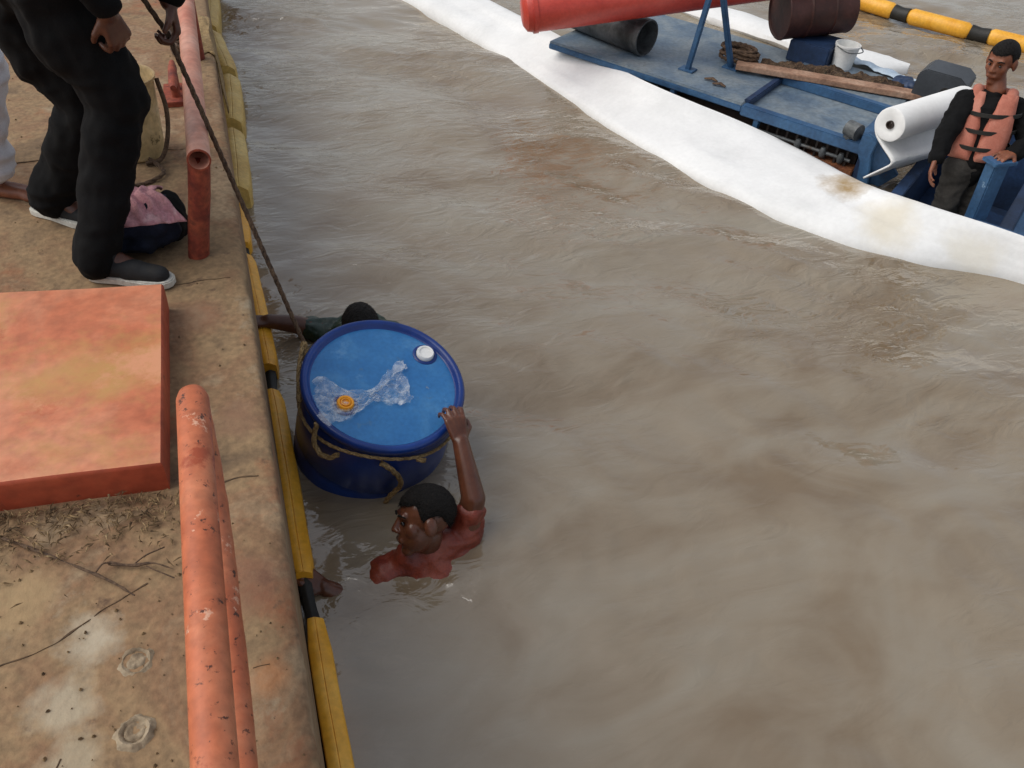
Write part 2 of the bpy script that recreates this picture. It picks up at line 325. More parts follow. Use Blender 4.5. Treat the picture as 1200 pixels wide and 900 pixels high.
def water_mat():
    m = bpy.data.materials.new('muddy_river'); m.use_nodes = True; t = m.node_tree; b = t.nodes['Principled BSDF']
    tc = t.nodes.new('ShaderNodeTexCoord')
    def nz(sc, det, dist, rot, st, rough=.5):
        mp = t.nodes.new('ShaderNodeMapping'); mp.inputs['Rotation'].default_value = (0, 0, radians(rot)); mp.inputs['Scale'].default_value = st
        t.links.new(tc.outputs['Object'], mp.inputs[0])
        q = t.nodes.new('ShaderNodeTexNoise'); q.inputs['Scale'].default_value = sc; q.inputs['Detail'].default_value = det; q.inputs['Distortion'].default_value = dist; q.inputs['Roughness'].default_value = rough
        t.links.new(mp.outputs[0], q.inputs['Vector']); return q.outputs['Fac']
    def math_(op, a, k):
        q = t.nodes.new('ShaderNodeMath'); q.operation = op; t.links.new(a, q.inputs[0])
        if isinstance(k, float): q.inputs[1].default_value = k
        else: t.links.new(k, q.inputs[1])
        return q.outputs[0]
    # silt: plumes of paler and browner water, contrast also standing in for reflections
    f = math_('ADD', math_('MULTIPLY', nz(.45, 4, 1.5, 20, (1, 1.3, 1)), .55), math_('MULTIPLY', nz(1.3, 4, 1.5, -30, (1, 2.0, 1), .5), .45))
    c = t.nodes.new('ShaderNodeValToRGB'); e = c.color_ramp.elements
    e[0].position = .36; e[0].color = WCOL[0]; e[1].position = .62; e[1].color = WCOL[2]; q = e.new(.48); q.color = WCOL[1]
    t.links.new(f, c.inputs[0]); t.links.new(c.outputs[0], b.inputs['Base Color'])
    b.inputs['Roughness'].default_value = .1; b.inputs['IOR'].default_value = 1.85
    h = math_('ADD', math_('MULTIPLY', nz(2.6, 2, 1.0, -28, (1, 2.2, 1)), .5), math_('MULTIPLY', nz(5.2, 3, 1.4, -22, (1, 2.4, 1), .5), .46))
    h = math_('ADD', h, math_('MULTIPLY', nz(13, 2, .8, -35, (1, 2.0, 1)), .05))
    mr = t.nodes.new('ShaderNodeMapRange'); mr.inputs['From Min'].default_value = .38; mr.inputs['From Max'].default_value = .62; mr.inputs['To Min'].default_value = .3; mr.inputs['To Max'].default_value = 1.35
    t.links.new(nz(.6, 2, .8, 10, (1, 1.2, 1)), mr.inputs['Value']); h = math_('MULTIPLY', h, mr.outputs[0]); an = t.nodes.new('ShaderNodeAttribute'); an.attribute_name = 'calm'; h = math_('MULTIPLY', h, an.outputs['Fac'])
    bp = t.nodes.new('ShaderNodeBump'); bp.inputs['Strength'].default_value = 1; bp.inputs['Distance'].default_value = .034
    t.links.new(h, bp.inputs['Height']); t.links.new(bp.outputs[0], b.inputs['Normal'])
    return m
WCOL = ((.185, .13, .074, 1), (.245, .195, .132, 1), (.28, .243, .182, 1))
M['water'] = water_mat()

stains(M['deck'], (((-.47, 1.14, .75), .075, hx('b0a48e'), .85, 14), ((-.52, 1.0, .75), .085, hx('ada189'), .75, 12), ((-.5, .88, .75), .07, hx('a89b82'), .7, 14), ((-.62, 1.28, .75), .1, hx('a88f68'), .6, 10),
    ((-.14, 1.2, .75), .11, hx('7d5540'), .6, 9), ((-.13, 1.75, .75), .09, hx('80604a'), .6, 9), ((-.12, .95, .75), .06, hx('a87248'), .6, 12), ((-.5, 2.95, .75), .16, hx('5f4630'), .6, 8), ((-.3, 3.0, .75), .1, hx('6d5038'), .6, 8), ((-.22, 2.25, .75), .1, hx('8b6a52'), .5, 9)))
# ------------------------------------------------------------------ shared places
BO = V((2.890, 4.917, 0)); BA = V((.5809, -.8140, 0)); BB = V((.8140, .5809, 0))
def B(u, v, z): return BO + BA * u + BB * v + V((0, 0, z))      # barge axes: along, across, up
LID = V((.365, 2.212, .383)); LN = V((.145, -.215, .965)).normalized()
BR = Matrix((BA, BB, V((0, 0, 1)))).transposed()

# ------------------------------------------------------------------ river
def axis(lo, hi, st, far, g=1.22):
    a = list(np.arange(lo, hi + st / 2, st)); s = st; q = hi; 
    while q < far: s *= g; q += s; a.append(q)
    s = st; q = lo
    while q > -far: s *= g; q -= s; a.insert(0, q)
    return np.array(a)
X = axis(-.1, 6.6, .022, 900); Y = axis(.3, 8.2, .022, 900)
gx, gy = np.meshgrid(X, Y, indexing='ij')
wx = gx + .10 * np.sin(1.7 * gy + .6 * gx) + .05 * np.sin(4.1 * gx + 2.3 * gy); wy = gy + .11 * np.sin(1.3 * gx - .8 * gy + 1) + .04 * np.sin(3.7 * gy - 2.9 * gx)
h = np.zeros_like(gx)
patch = .55 + .45 * np.sin(.9 * gx + 1.3 * np.sin(.6 * gy)) * np.sin(.7 * gy + .8 * np.sin(.8 * gx) + .7)
for i in range(46):
    lam = .14 * (9.5 ** rng.random()); th = radians(62) + rng.normal() * .6; k = 2 * pi / lam
    amp = (.0066 if .13 < lam < .5 else .004) * lam ** 1.05 * (.5 + rng.random())
    ph = k * (wx * cos(th) + wy * sin(th)) + rng.random() * 6.28
    h += amp * (np.sin(ph) + .25 * np.sin(2 * ph + 1)) * (patch if lam < .5 else 1)
calm = np.clip((gx * .8 + gy * .9 - 1.5) / 2.4, 0, 1); calm = .4 + .6 * calm * calm * (3 - 2 * calm); h *= calm      # sheltered water beside the pontoon
for cx, cy, am, l in ((.37, 2.2, .003, .17), (.42, 1.68, .0018, .15), (.3, 3.02, .0025, .14), (0, 1.69, .0015, .11), (.55, 1.75, .0025, .1), (.28, 1.66, .002, .09)):
    d = np.hypot(gx - cx, gy - cy); h += am * np.sin(d * 2 * pi / l) * np.exp(-d / .5)
near = np.exp(-np.maximum(0, np.maximum(-gx - 1, np.maximum(gx - 30, gy - 40))) / 20); h *= near
ni, nj = gx.shape
co = np.stack([gx, gy, h], -1).reshape(-1, 3)
ii, jj = np.meshgrid(np.arange(ni - 1), np.arange(nj - 1), indexing='ij')
q = np.stack([ii * nj + jj, (ii + 1) * nj + jj, (ii + 1) * nj + jj + 1, ii * nj + jj + 1], -1).reshape(-1, 4)
cc = co[q].mean(1); uu = (cc[:, 0] - BO.x) * BA.x + (cc[:, 1] - BO.y) * BA.y; vv = (cc[:, 0] - BO.x) * BB.x + (cc[:, 1] - BO.y) * BB.y
q = q[~((uu > 1.675) & (uu < 2.285) & (vv > -.41) & (vv < .955))]      # the open well of the skiff
me = bpy.data.meshes.new('river_water'); me.vertices.add(len(co)); me.vertices.foreach_set('co', co.ravel())
me.loops.add(q.size); me.loops.foreach_set('vertex_index', q.ravel().astype(np.int32))
me.polygons.add(len(q)); me.polygons.foreach_set('loop_start', np.arange(0, q.size, 4, dtype=np.int32)); me.polygons.foreach_set('loop_total', np.full(len(q), 4, np.int32))
me.polygons.foreach_set('use_smooth', np.ones(len(q), bool)); me.update(); me.validate()
at_ = me.attributes.new('calm', 'FLOAT', 'POINT'); at_.data.foreach_set('value', calm.ravel().astype(np.float32))
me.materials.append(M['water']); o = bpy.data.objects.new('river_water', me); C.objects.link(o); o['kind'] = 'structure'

# ------------------------------------------------------------------ pontoon deck
DZ = .75
xs = list(np.arange(-1.6, -.06, .014)); xs = [-9, -7, -5, -3.5, -2.6, -2.1, -1.8] + xs
ys = [-4, -2, -1, -.3] + list(np.arange(0, 4.6, .014)) + list(np.arange(4.7, 9, .1)) + [10, 12, 15]
P = []
def dz(x, y):
    q = V((x * 2.2, y * 2.2, 0)); a = noise.fractal(q, 1, 2, 5) * .005 + noise.noise(V((x * 30, y * 30, 3))) * .0012
    ln = abs(x + .475 + .01 * noise.noise(V((y * 3, 0, 5))))         # welded seam in the plating
    if y < 1.5: a -= .004 * math.exp(-(ln / .006) ** 2)
    ln = abs(y - 3.42 - .02 * noise.noise(V((x * 4, 2, 5)))); a -= .005 * math.exp(-(ln / .008) ** 2)
    ln = abs(x + .225); a += .003 * (1 if x > -.225 else 0)          # coaming strip along the edge
    return a
for y in ys:
    row = [V((x, y, DZ + dz(x, y))) for x in xs]; e = .006 * noise.noise(V((y * 9, 1, 1))) + .004 * noise.noise(V((y * 30, 1, 4)))
    ez = .004 * noise.noise(V((y * 12, 6, 1)))
    row += [V((-.056 + e, y, DZ - .001 + ez)), V((-.049 + e, y, DZ - .006 + ez)), V((-.046 + e, y, DZ - .018)), V((-.048, y, DZ - .05)), V((-.05, y, DZ - .3)), V((-.05, y, -.6))]
    P.append(row)
b = MB(); b.grid(P); deck = b.build('pontoon_deck', M['deck'], angle=60); deck['kind'] = 'structure'
for x, y in ((-.382, 1.064), (-.383, .906)):                         # sunken round deck sockets
    b = MB(); b.lathe([(.0001, .003), (.012, .006), (.017, .005), (.021, .001), (.025, .006), (.029, .0075), (.034, .004), (.04, -.002), (.04, -.02)], 28, Matrix.Translation((x, y, DZ)))
    o = b.build('deck_socket', M['concrete'], deck); wob(o, .008, 45, x * 9 + y)
for pts in ([(-.72, 1.10), (-.64, 1.13), (-.58, 1.14), (-.52, 1.17), (-.44, 1.22), (-.36, 1.26)], [(-.515, .60), (-.512, .72), (-.525, .84), (-.518, .89)], [(-.9, 3.42), (-.7, 3.43), (-.5, 3.41), (-.35, 3.43), (-.2, 3.42)], [(-.30, 2.44), (-.2, 2.445), (-.1, 2.44)], [(-.15, .98), (-.135, .982), (-.115, .98)], [(-.2, 1.52), (-.14, 1.53), (-.09, 1.525)]):
    c_ = cr([(x, y, 0) for x, y in pts], 12); b = MB(); P = []                  # dirt packed into cracks of the deck
    for i, q in enumerate(c_):
        w = max(.0004, .0016 + .0035 * noise.noise(V((q.x * 30, q.y * 30, 0)))); jx = .004 * noise.noise(V((q.x * 25, q.y * 25, 5)))
        tg = (c_[min(i + 1, len(c_) - 1)] - c_[max(i - 1, 0)]).normalized(); nn_ = V((-tg.y, tg.x, 0))
        P.append([V((q.x, q.y, DZ + dz(q.x, q.y) + h_)) + nn_ * (k_ * w + jx) for k_, h_ in ((-1.3, -.002), (-.7, .0018), (.7, .0018), (1.3, -.002))])
    b.grid(P); b.build('dirt_seam', M['seam'], deck)

# ------------------------------------------------------------------ hatch cover
HC = [(-.31, 1.54), (-.30, 2.31), (-1.25, 2.43), (-1.25, 1.61)]
t = thing('hatch_cover', 'flat orange steel hatch cover with worn tan patches on the deck', 'hatch cover')
n = 40; P = []
cx, cy = -.78, 1.97
def HP(a, b_):
    p0 = V((*HC[0], 0)).lerp(V((*HC[3], 0)), a); p1 = V((*HC[1], 0)).lerp(V((*HC[2], 0)), a); return p0.lerp(p1, b_)
for i in range(n + 1):
    row = []
    for j in range(n + 1):
        q = HP(i / n, j / n); q.z = DZ + .098 + .005 * noise.noise(q * 3) - .006 * (sin(pi * i / n) * sin(pi * j / n)); row.append(q)
    P.append(row)
b = MB(); b.grid(P)
ring = [(i, 0) for i in range(n)] + [(n, j) for j in range(n)] + [(i, n) for i in range(n, 0, -1)] + [(0, j) for j in range(n, 0, -1)]
cen = V((cx, cy, 0)); R0 = []; 
for dzz, ins in ((0, 0), (-.004, -.004), (-.012, -.006), (-.06, -.006), (-.1, -.004)):
    row = []
    for i, j in ring:
        q = P[i][j].copy(); d = (q - cen); d.z = 0; d.normalize(); q = q - d * ins; q.z += dzz
        if dzz < -.05: q.z += .004 * noise.noise(q * 12)
        row.append(q)
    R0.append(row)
b.build('cover_plate', M['orange'], t, angle=50); b = MB(); b.grid(R0, True); b.build('cover_skirt', M['orangeshade'], t, angle=50)

# ------------------------------------------------------------------ pipe rails
t = thing('pipe_rail', 'bright orange pitted double pipe rail beside the hatch cover', 'railing')
b = MB(); b.tube([(-.187, 1.462, 1.125), (-.186, 1.445, 1.13), (-.185, 1.43, 1.13), (-.183, .6, 1.13), (-.183, -.2, 1.13), (-.183, -1.5, 1.13)], [.012, .03, .0345, .0345, .0345, .0345], 28)
wob(b.build('top_rail', M['rail'], t), .0012, 30)
b = MB(); b.tube(cr([(-.186, 1.43, 1.10), (-.182, 1.36, 1.05), (-.178, 1.22, .975), (-.175, 1.0, .94), (-.173, .6, .925), (-.172, -1.5, .92)], 6), .032, 22)
wob(b.build('lower_rail', M['rail'], t), .0015, 30, 2)
for y in (.3, -1.2):
    b = MB(); b.tube([(-.178, y, .72), (-.18, y, 1.12)], .03, 18); b.build('post', M['rail'], t)
t = thing('pipe_rail', 'faded pink pipe rail with open end on a rusty leaning post', 'railing')
rp = [(-.128, 2.56, 1.125), (-.125, 3.3, 1.13), (-.122, 4.5, 1.13), (-.12, 6, 1.13), (-.12, 10, 1.13)]
b = MB(); b.tube(rp, .036, 24, caps=False); b.tube([V(p) for p in rp], .031, 24, caps=False)
b.build('top_rail', M['railpink'], t)
b = MB(); b.lathe([(.031, 0), (.036, 0), (.037, .001), (.037, .004), (.036, .005)], 24, Matrix.Translation((-.128, 2.559, 1.125)) @ frame((0, 1, 0)).to_4x4(), False); b.build('pipe_mouth', M['rust'], t)
b = MB(); b.tube([(-.131, 2.60, 1.094), (-.15, 2.603, .99), (-.175, 2.605, .86), (-.2, 2.605, .72)], [.035, .0355, .035, .036], 20); wob(b.build('post', M['rust'], t), .003, 14)
for y in (4.4, 6.4, 8.4):
    b = MB(); b.tube([(-.122, y, .72), (-.122, y, 1.12)], .03, 16); b.build('post', M['rust'], t)

# ------------------------------------------------------------------ yellow boom along the pontoon
def boomfloat(pa, pb, w, hgt, m, parent, zb=-.05, k=14, sd_=0, sag=0):
    pa, pb = V(pa), V(pb); d = (pb - pa); dn = d.normalized(); s_ = V((dn.y, -dn.x, 0)); P = []
    for i in range(k + 1):
        f = i / k; c = pa + d * f; e = min(1, .72 + 5 * min(f, 1 - f)) ; c = c + s_ * (.003 * sin(f * pi) + .006 * noise.noise(V((f * 3, sd_, 2))))
        wv = 1 + .04 * noise.noise(V((f * 5, sd_, 0))); hh = hgt * (.85 + .15 * e) + .008 * noise.noise(V((f * 6, 3, sd_)))
        ww = w * e * wv
        sec = [(-.5, zb), (-.51, .5 * hh), (-.48, .9 * hh), (-.42, .985 * hh), (-.06, 1.0 * hh), (-.015, .99 * hh), (.0, .93 * hh), (.015, .97 * hh), (.05, .97 * hh), (.45, .80 * hh), (.5, .72 * hh), (.52, .4 * hh), (.5, zb)]
        P.append([V((c.x, c.y, 0)) + s_ * (a * ww) + V((0, 0, z)) for a, z in sec])
    b = MB(); b.grid(P, True); n = len(P[0]); b.f += [tuple(range(n)), tuple(range(k * n, k * n + n))]
    return b.build('float', m, parent, angle=70)
def boomjoint(pa, pb, w, hgt, parent, zb=-.05):
    pa, pb = V(pa), V(pb); d = pb - pa; dn = d.normalized(); s_ = V((dn.y, -dn.x, 0)); P = []
    for i in range(7):
        c = pa + d * (i / 6); k = .8 - .2 * sin(pi * i / 6)
        P.append([V((c.x, c.y, 0)) + s_ * (a * w * k) + V((0, 0, z)) for a, z in ((-.5, zb), (-.45, hgt * .6 * k), (-.1, hgt * .8 * k), (.1, hgt * .8 * k), (.45, hgt * .6 * k), (.5, zb))])
    b = MB(); b.grid(P, True); n = 6; b.f += [tuple(range(n)), tuple(range(6 * n, 7 * n))]
    return b.build('connector', M['blackrub'], parent)
t = thing('containment_boom', 'yellow floating boom pressed against the side of the pontoon', 'boom')
BP = [((-.012, .05), (-.012, 1.5)), ((-.024, 1.68), (-.03, 2.6)), ((-.026, 2.76), (-.052, 3.62)), ((-.058, 3.74), (-.05, 4.12))]
for i, (a, c) in enumerate(BP):
    boomfloat((*a, 0), (*c, 0), .072, .095, M['yellow'], t, sd_=i)
    nx_ = BP[i + 1][0] if i + 1 < len(BP) else (-.048, 4.2)
    boomjoint((c[0] - .004, c[1] - .02, 0), (nx_[0] - .004, nx_[1] + .02, 0), .072, .09, t)
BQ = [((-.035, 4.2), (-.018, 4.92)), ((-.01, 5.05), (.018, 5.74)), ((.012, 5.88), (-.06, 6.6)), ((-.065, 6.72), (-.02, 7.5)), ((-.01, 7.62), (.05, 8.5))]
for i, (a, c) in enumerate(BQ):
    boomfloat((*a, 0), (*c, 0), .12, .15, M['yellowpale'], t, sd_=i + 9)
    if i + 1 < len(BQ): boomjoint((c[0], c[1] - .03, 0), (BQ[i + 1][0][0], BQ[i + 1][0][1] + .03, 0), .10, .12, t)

# ------------------------------------------------------------------ drum
t = thing('plastic_drum', 'blue plastic drum floating upright and tilted beside the pontoon', 'drum')
DM = Matrix.Translation(LID) @ frame(LN, (1, 0, 0)).to_4x4()
R_ = .288
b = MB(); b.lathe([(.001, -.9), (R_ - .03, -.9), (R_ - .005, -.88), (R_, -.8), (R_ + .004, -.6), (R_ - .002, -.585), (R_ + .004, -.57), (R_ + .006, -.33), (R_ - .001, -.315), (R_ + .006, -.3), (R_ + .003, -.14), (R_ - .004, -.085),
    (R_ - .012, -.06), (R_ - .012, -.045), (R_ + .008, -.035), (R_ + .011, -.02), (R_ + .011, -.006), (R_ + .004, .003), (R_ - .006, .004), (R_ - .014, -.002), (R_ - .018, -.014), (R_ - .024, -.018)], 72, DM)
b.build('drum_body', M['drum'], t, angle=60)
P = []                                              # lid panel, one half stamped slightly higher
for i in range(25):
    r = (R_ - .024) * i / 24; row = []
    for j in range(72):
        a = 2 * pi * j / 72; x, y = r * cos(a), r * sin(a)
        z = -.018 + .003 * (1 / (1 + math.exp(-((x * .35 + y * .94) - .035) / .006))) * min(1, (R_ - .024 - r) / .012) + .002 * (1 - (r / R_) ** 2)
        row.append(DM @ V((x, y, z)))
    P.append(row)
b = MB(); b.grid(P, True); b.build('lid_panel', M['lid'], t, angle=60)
inv = DM.inverted()
for pos, m, r in (((.546, 2.335, .385), 'whitecap', .033), ((.21, 2.13, .387), 'orangecap', .03)):
    q = inv @ V(pos); CM = DM @ Matrix.Translation((q.x, q.y, -.02))
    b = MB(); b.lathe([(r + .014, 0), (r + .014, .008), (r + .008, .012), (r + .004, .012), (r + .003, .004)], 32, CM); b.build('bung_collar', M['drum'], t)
    b = MB(); b.lathe([(r, .004), (r + .001, .02), (r - .003, .026), (r - .009, .025), (r - .011, .02), (.0001, .0195)], 32, CM)
    if m == 'orangecap': b.lathe([(.017, .018), (.017, .026), (.013, .027), (.012, .02), (.0001, .019)], 24, CM)
    o = b.build('bung_cap', M[m], t)
# crumpled clear film on the lid
b = MB(); P = []; q0 = inv @ V((.21, 2.13, .387)); nu, nv = 46, 30
for i in range(nu + 1):
    row = []
    for j in range(nv + 1):
        u, v = i / nu - .35, j / nv - .5
        wd = .062 + .03 * sin(i / nu * 7.2 + .7) + .035 * noise.noise(V((u * 6, 3, 1)))
        ex = .03 * noise.noise(V((v * 7, 1, 8)))
        x = q0.x + .02 + u * .34 + ex + .02 * noise.noise(V((u * 8, v * 8, 0))); y = q0.y - .008 + v * wd * 2.0 + (u * .13 if u > 0 else -u * .10) + .012 * noise.noise(V((u * 14, v * 14, 3)))
        z = -.010 + .028 * abs(noise.noise(V((u * 9 + 2, v * 8, 4)))) + .016 * abs(noise.noise(V((u * 22, v * 20, 7))))
        rr = math.hypot(x, y)
        if rr > R_ + .008: x *= (R_ + .008) / rr; y *= (R_ + .008) / rr; rr = R_ + .008
        dcap = math.hypot(x - q0.x, y - q0.y)
        if rr > R_ - .02: z = max(z, .01) if rr < R_ + .012 else min(z, .008 - (rr - R_ - .01) * 1.5)
        row.append(DM @ V((x, y, z)))
    P.append(row)
b.grid(P); o = b.build('plastic_film', M['film'], angle=30); tag(o, 'crumpled clear plastic film around the amber cap on the drum', 'plastic film')

# ------------------------------------------------------------------ ropes
KN = DM @ V((-.262, .17, -.02))
t = thing('hauling_rope', 'brown rope pulled taut down to the blue drum with tan sling', 'rope')
H1 = V((-.160, 2.87, 1.41)); H2 = V((-.212, 2.90, 1.51))
KN = V((.108, 2.42, .452))
def ropemesh(pts, r, m, name, parent, n=8, twist=60):
    b = MB(); pts = [V(p) for p in pts]
    # laid rope: three intertwined strands
    L = [0]
    for i in range(1, len(pts)): L.append(L[-1] + (pts[i] - pts[i - 1]).length)
    N = None
    for s in range(3):
        st = []
        for i, p in enumerate(pts):
            tg = (pts[min(i + 1, len(pts) - 1)] - pts[max(i - 1, 0)]).normalized(); N = V((0, 0, 1)).cross(tg)
            if N.length < .05: N = V((1, 0, 0)).cross(tg)
            N.normalize(); Bn = tg.cross(N); a = L[i] * twist + s * 2 * pi / 3
            st.append(p + (N * cos(a) + Bn * sin(a)) * r * .5)
        b.tube(st, r * .62, n)
    return b.build(name, m, parent)
def dense(a, b_, n): return [V(a).lerp(V(b_), i / n) for i in range(n + 1)]
ropemesh(dense(KN, H1, 90) + dense(H1, H2, 12)[1:] + cr([H2, (-.26, 2.93, 1.66), (-.36, 3.0, 1.62), (-.42, 3.05, 1.3), (-.44, 3.08, .95), (-.42, 3.12, .77), (-.3, 3.2, .765), (-.36, 3.35, .765)], 14)[1:], .0082, M['darkrope'], 'haul_line', t)
lp = []
for k in range(100):
    a = 2 * pi * k / 99; x, y = (R_ + .012) * cos(a), (R_ + .012) * sin(a)
    zz = -.075 + .018 * sin(a * 3 + 1) - .012 * cos(a * 2)
    lp.append(DM @ V((x, y, zz)))
ropemesh(lp, .0062, M['rope'], 'sling_loop', t, twist=60)
ka = DM @ V((-.26, .155, -.05))
ropemesh(cr([KN, (.115, 2.40, .44), ka, DM @ V((-.2, .225, -.065))], 8), .008, M['rope'], 'knot', t)
ropemesh(cr([KN, DM @ V((-.292, .09, -.03)), DM @ V((-.302, -.02, -.06))], 8), .008, M['rope'], 'knot', t)
fd = lambda a, r, z: DM @ V((r * cos(a), r * sin(a), z))
tl = cr([fd(-1.78, R_ + .016, -.072), fd(-1.66, R_ + .022, -.1), fd(-1.53, R_ + .03, -.16), fd(-1.5, R_ + .03, -.22), fd(-1.6, R_ + .03, -.30), fd(-1.62, R_ + .035, -.40)], 12)
ropemesh(tl, .0095, M['rope'], 'rope_tail', t)
ropemesh(cr([fd(-1.35, R_ + .014, -.075), fd(-1.3, R_ + .03, -.07), fd(-1.26, R_ + .022, -.085)], 6), .009, M['rope'], 'rope_tail', t)
ropemesh(cr([fd(-2.65, R_ + .012, -.02), fd(-2.6, R_ + .03, -.09), fd(-2.48, R_ + .034, -.125), fd(-2.36, R_ + .028, -.12), fd(-2.28, R_ + .018, -.09)], 8), .009, M['rope'], 'rope_bight', t)

# ------------------------------------------------------------------ people
def eyes(P, parent, s, m='eye'):
    for sx in (-1, 1):
        b = MB(); b.tube([P(sx * .014, .09, .026), P(sx * .033, .088, .032), P(sx * .05, .072, .026)], [.003 * s, .0045 * s, .002 * s], 8); b.build('eyebrow', M['hair'], parent)
    for sx in (-.031, .031):
        b = MB(); c = P(sx, .078, .004); b.lathe([(.0001, -.008 * s), (.006 * s, -.004 * s), (.008 * s, 0), (.006 * s, .004 * s), (.0001, .008 * s)], 12, Matrix.Translation(c)); b.build('eye', M[m], parent)
def limb(a, b_, c, r): return [caps(a, b_, r[0], r[1]), caps(b_, c, r[1], r[2])]

# --- swimmer in red, back to us, one hand on the drum rim
t = thing('person', 'person in wet red shirt in the water gripping the drum rim', 'person')
hc = V((.392, 1.725, .165)); hf = V((-.93, .05, .12)); hu = V((.22, .62, .85))
hp, HPt, _ = head_prims(hc, hf, hu, 1.0)
shR, elR, wrR = V((.54, 1.735, .012)), V((.583, 1.775, .165)), V((.575, 1.925, .30))
shL, elL, wrL = V((.255, 1.69, -.03)), V((.14, 1.63, -.085)), V((.035, 1.66, .0))
rimh = V((.586, 2.02, .33))
pr = hp + [caps(hc + V((.012, -.02, -.06)), V((.395, 1.705, .02)), .05, .052)]
pr += limb(shR, elR, wrR, (.052, .044, .03)) + limb(shL, elL, wrL, (.052, .042, .03))
pr += hand_prims(wrR, V((-.05, .7, .55)), V((-.2, .35, -.9)), -1, (.35, .9, .8), 1.0, .16, .6)
pr += hand_prims(wrL, V((-.6, .35, .45)), V((-.4, .2, -.9)), 1, (.4, .7, .6), 1.0, .06, .6)
pr += [caps(shR, shL, .048), caps(V((.40, 1.74, -.2)), V((.41, 1.8, -.5)), .125, .12), caps(V((.47, 1.8, -.5)), V((.5, 1.85, -.95)), .075, .05), caps(V((.33, 1.8, -.5)), V((.3, 1.85, -.95)), .075, .05)]
body = fuse('body', pr, M['skinwet'], t, .005, 2)
hair_cap(hc, hf, hu, M['hair'], t, 1.02, .42, 1.02); eyes(HPt, t, 1)
pr = [caps(shR + V((-.01, 0, .0)), shL, .064, .062), caps(V((.41, 1.71, -.105)), V((.41, 1.8, -.5)), .158, .145), caps(V((.48, 1.73, -.075)), V((.46, 1.8, -.4)), .12, .11), caps(V((.33, 1.71, -.12)), V((.35, 1.8, -.4)), .12, .11),
      caps(shR, shR.lerp(elR, .62), .064, .056), caps(shL, shL.lerp(elL, .9), .064, .055), caps(V((.46, 1.705, .025)), V((.33, 1.69, .01)), .064, .064)]
fuse('shirt', pr, M['redcloth'], t, .008, 4, .012, 13, 3)

# --- swimmer behind the drum
t = thing('person', 'person in dark green shirt in the water hidden behind the drum', 'person')
hc = V((.372, 2.83, .13)); hf = V((-.1, -1, -.25)); hu = V((.05, -.2, 1))
hp, HPt, _ = head_prims(hc, hf, hu, 1.0)
shR, elR, wrR = V((.235, 3.0, .02)), V((.11, 3.02, .075)), V((-.0, 3.03, .105))
shL, elL, wrL = V((.53, 2.95, -.02)), V((.66, 2.8, -.1)), V((.62, 2.6, -.08))
pr = hp + [caps(hc + V((0, .03, -.06)), V((.38, 2.92, -.02)), .052, .06)] + limb(shR, elR, wrR, (.05, .042, .032)) + limb(shL, elL, wrL, (.05, .042, .032))
pr += hand_prims(wrR, V((-1, .02, .12)), V((-.3, .0, -1)), -1, (.45, .7, .6), 1.05, .05, .6) + hand_prims(wrL, V((-.3, -.8, .1)), V((-.6, 0, 0)), 1, (.3, .4, .3))
pr += [caps(shR, shL, .06), caps(V((.385, 2.97, -.06)), V((.4, 3.05, -.5)), .14, .13), caps(V((.46, 3.05, -.5)), V((.5, 3.1, -.95)), .075, .05), caps(V((.33, 3.05, -.5)), V((.3, 3.1, -.95)), .075, .05)]
fuse('body', pr, M['skindark'], t, .007, 3)
hair_cap(hc, hf, hu, M['hair'], t, 1.03, .42, 1.06, 5); eyes(HPt, t, 1)
pr = [caps(shR, shL, .072), caps(V((.385, 2.97, -.05)), V((.4, 3.05, -.5)), .158, .145), caps(shR, shR.lerp(elR, .55), .066, .056), caps(shL, shL.lerp(elL, .6), .064, .056), caps(V((.32, 2.95, .03)), V((.45, 2.92, .02)), .07)]
fuse('shirt', pr, M['greencloth'], t, .008, 4, .012, 13, 5)

# --- shoes
def shoe(heel, toe, z, parent, s=1.0):
    heel, toe = V((*heel, z)), V((*toe, z)); d = (toe - heel); L = d.length; d.normalize(); n = V((-d.y, d.x, 0))
    def ring(f, w, zz): return heel + d * (L * f) + n * w
    sh = [(0, .018), (.03, .03), (.12, .036), (.35, .034), (.55, .040), (.75, .046), (.9, .04), (.97, .026), (1, .012)]
    b = MB(); lo = [heel + d * L * f + n * w * s for f, w in sh] + [heel + d * L * f - n * w * s for f, w in reversed(sh)]
    b.prism(lo, (0, 0, .026)); b.build('sole', M['sole'], parent, bevel=.004)
    pr = [ell(heel + d * L * .17 + V((0, 0, .05)), (.036 * s, .036 * s, .045)), caps(heel + d * L * .15 + V((0, 0, .05)), heel + d * L * .6 + V((0, 0, .045)), .037 * s, .034 * s), caps(heel + d * L * .5 + V((0, 0, .038)), heel + d * L * .84 + V((0, 0, .034)), .038 * s, .032 * s),
          caps(heel + d * L * .2 + V((0, 0, .07)), heel + d * L * .25 + V((0, 0, .1)), .036 * s, .04 * s)]
    fuse('shoe_upper', pr, M['shoe'], parent, .007, 2)

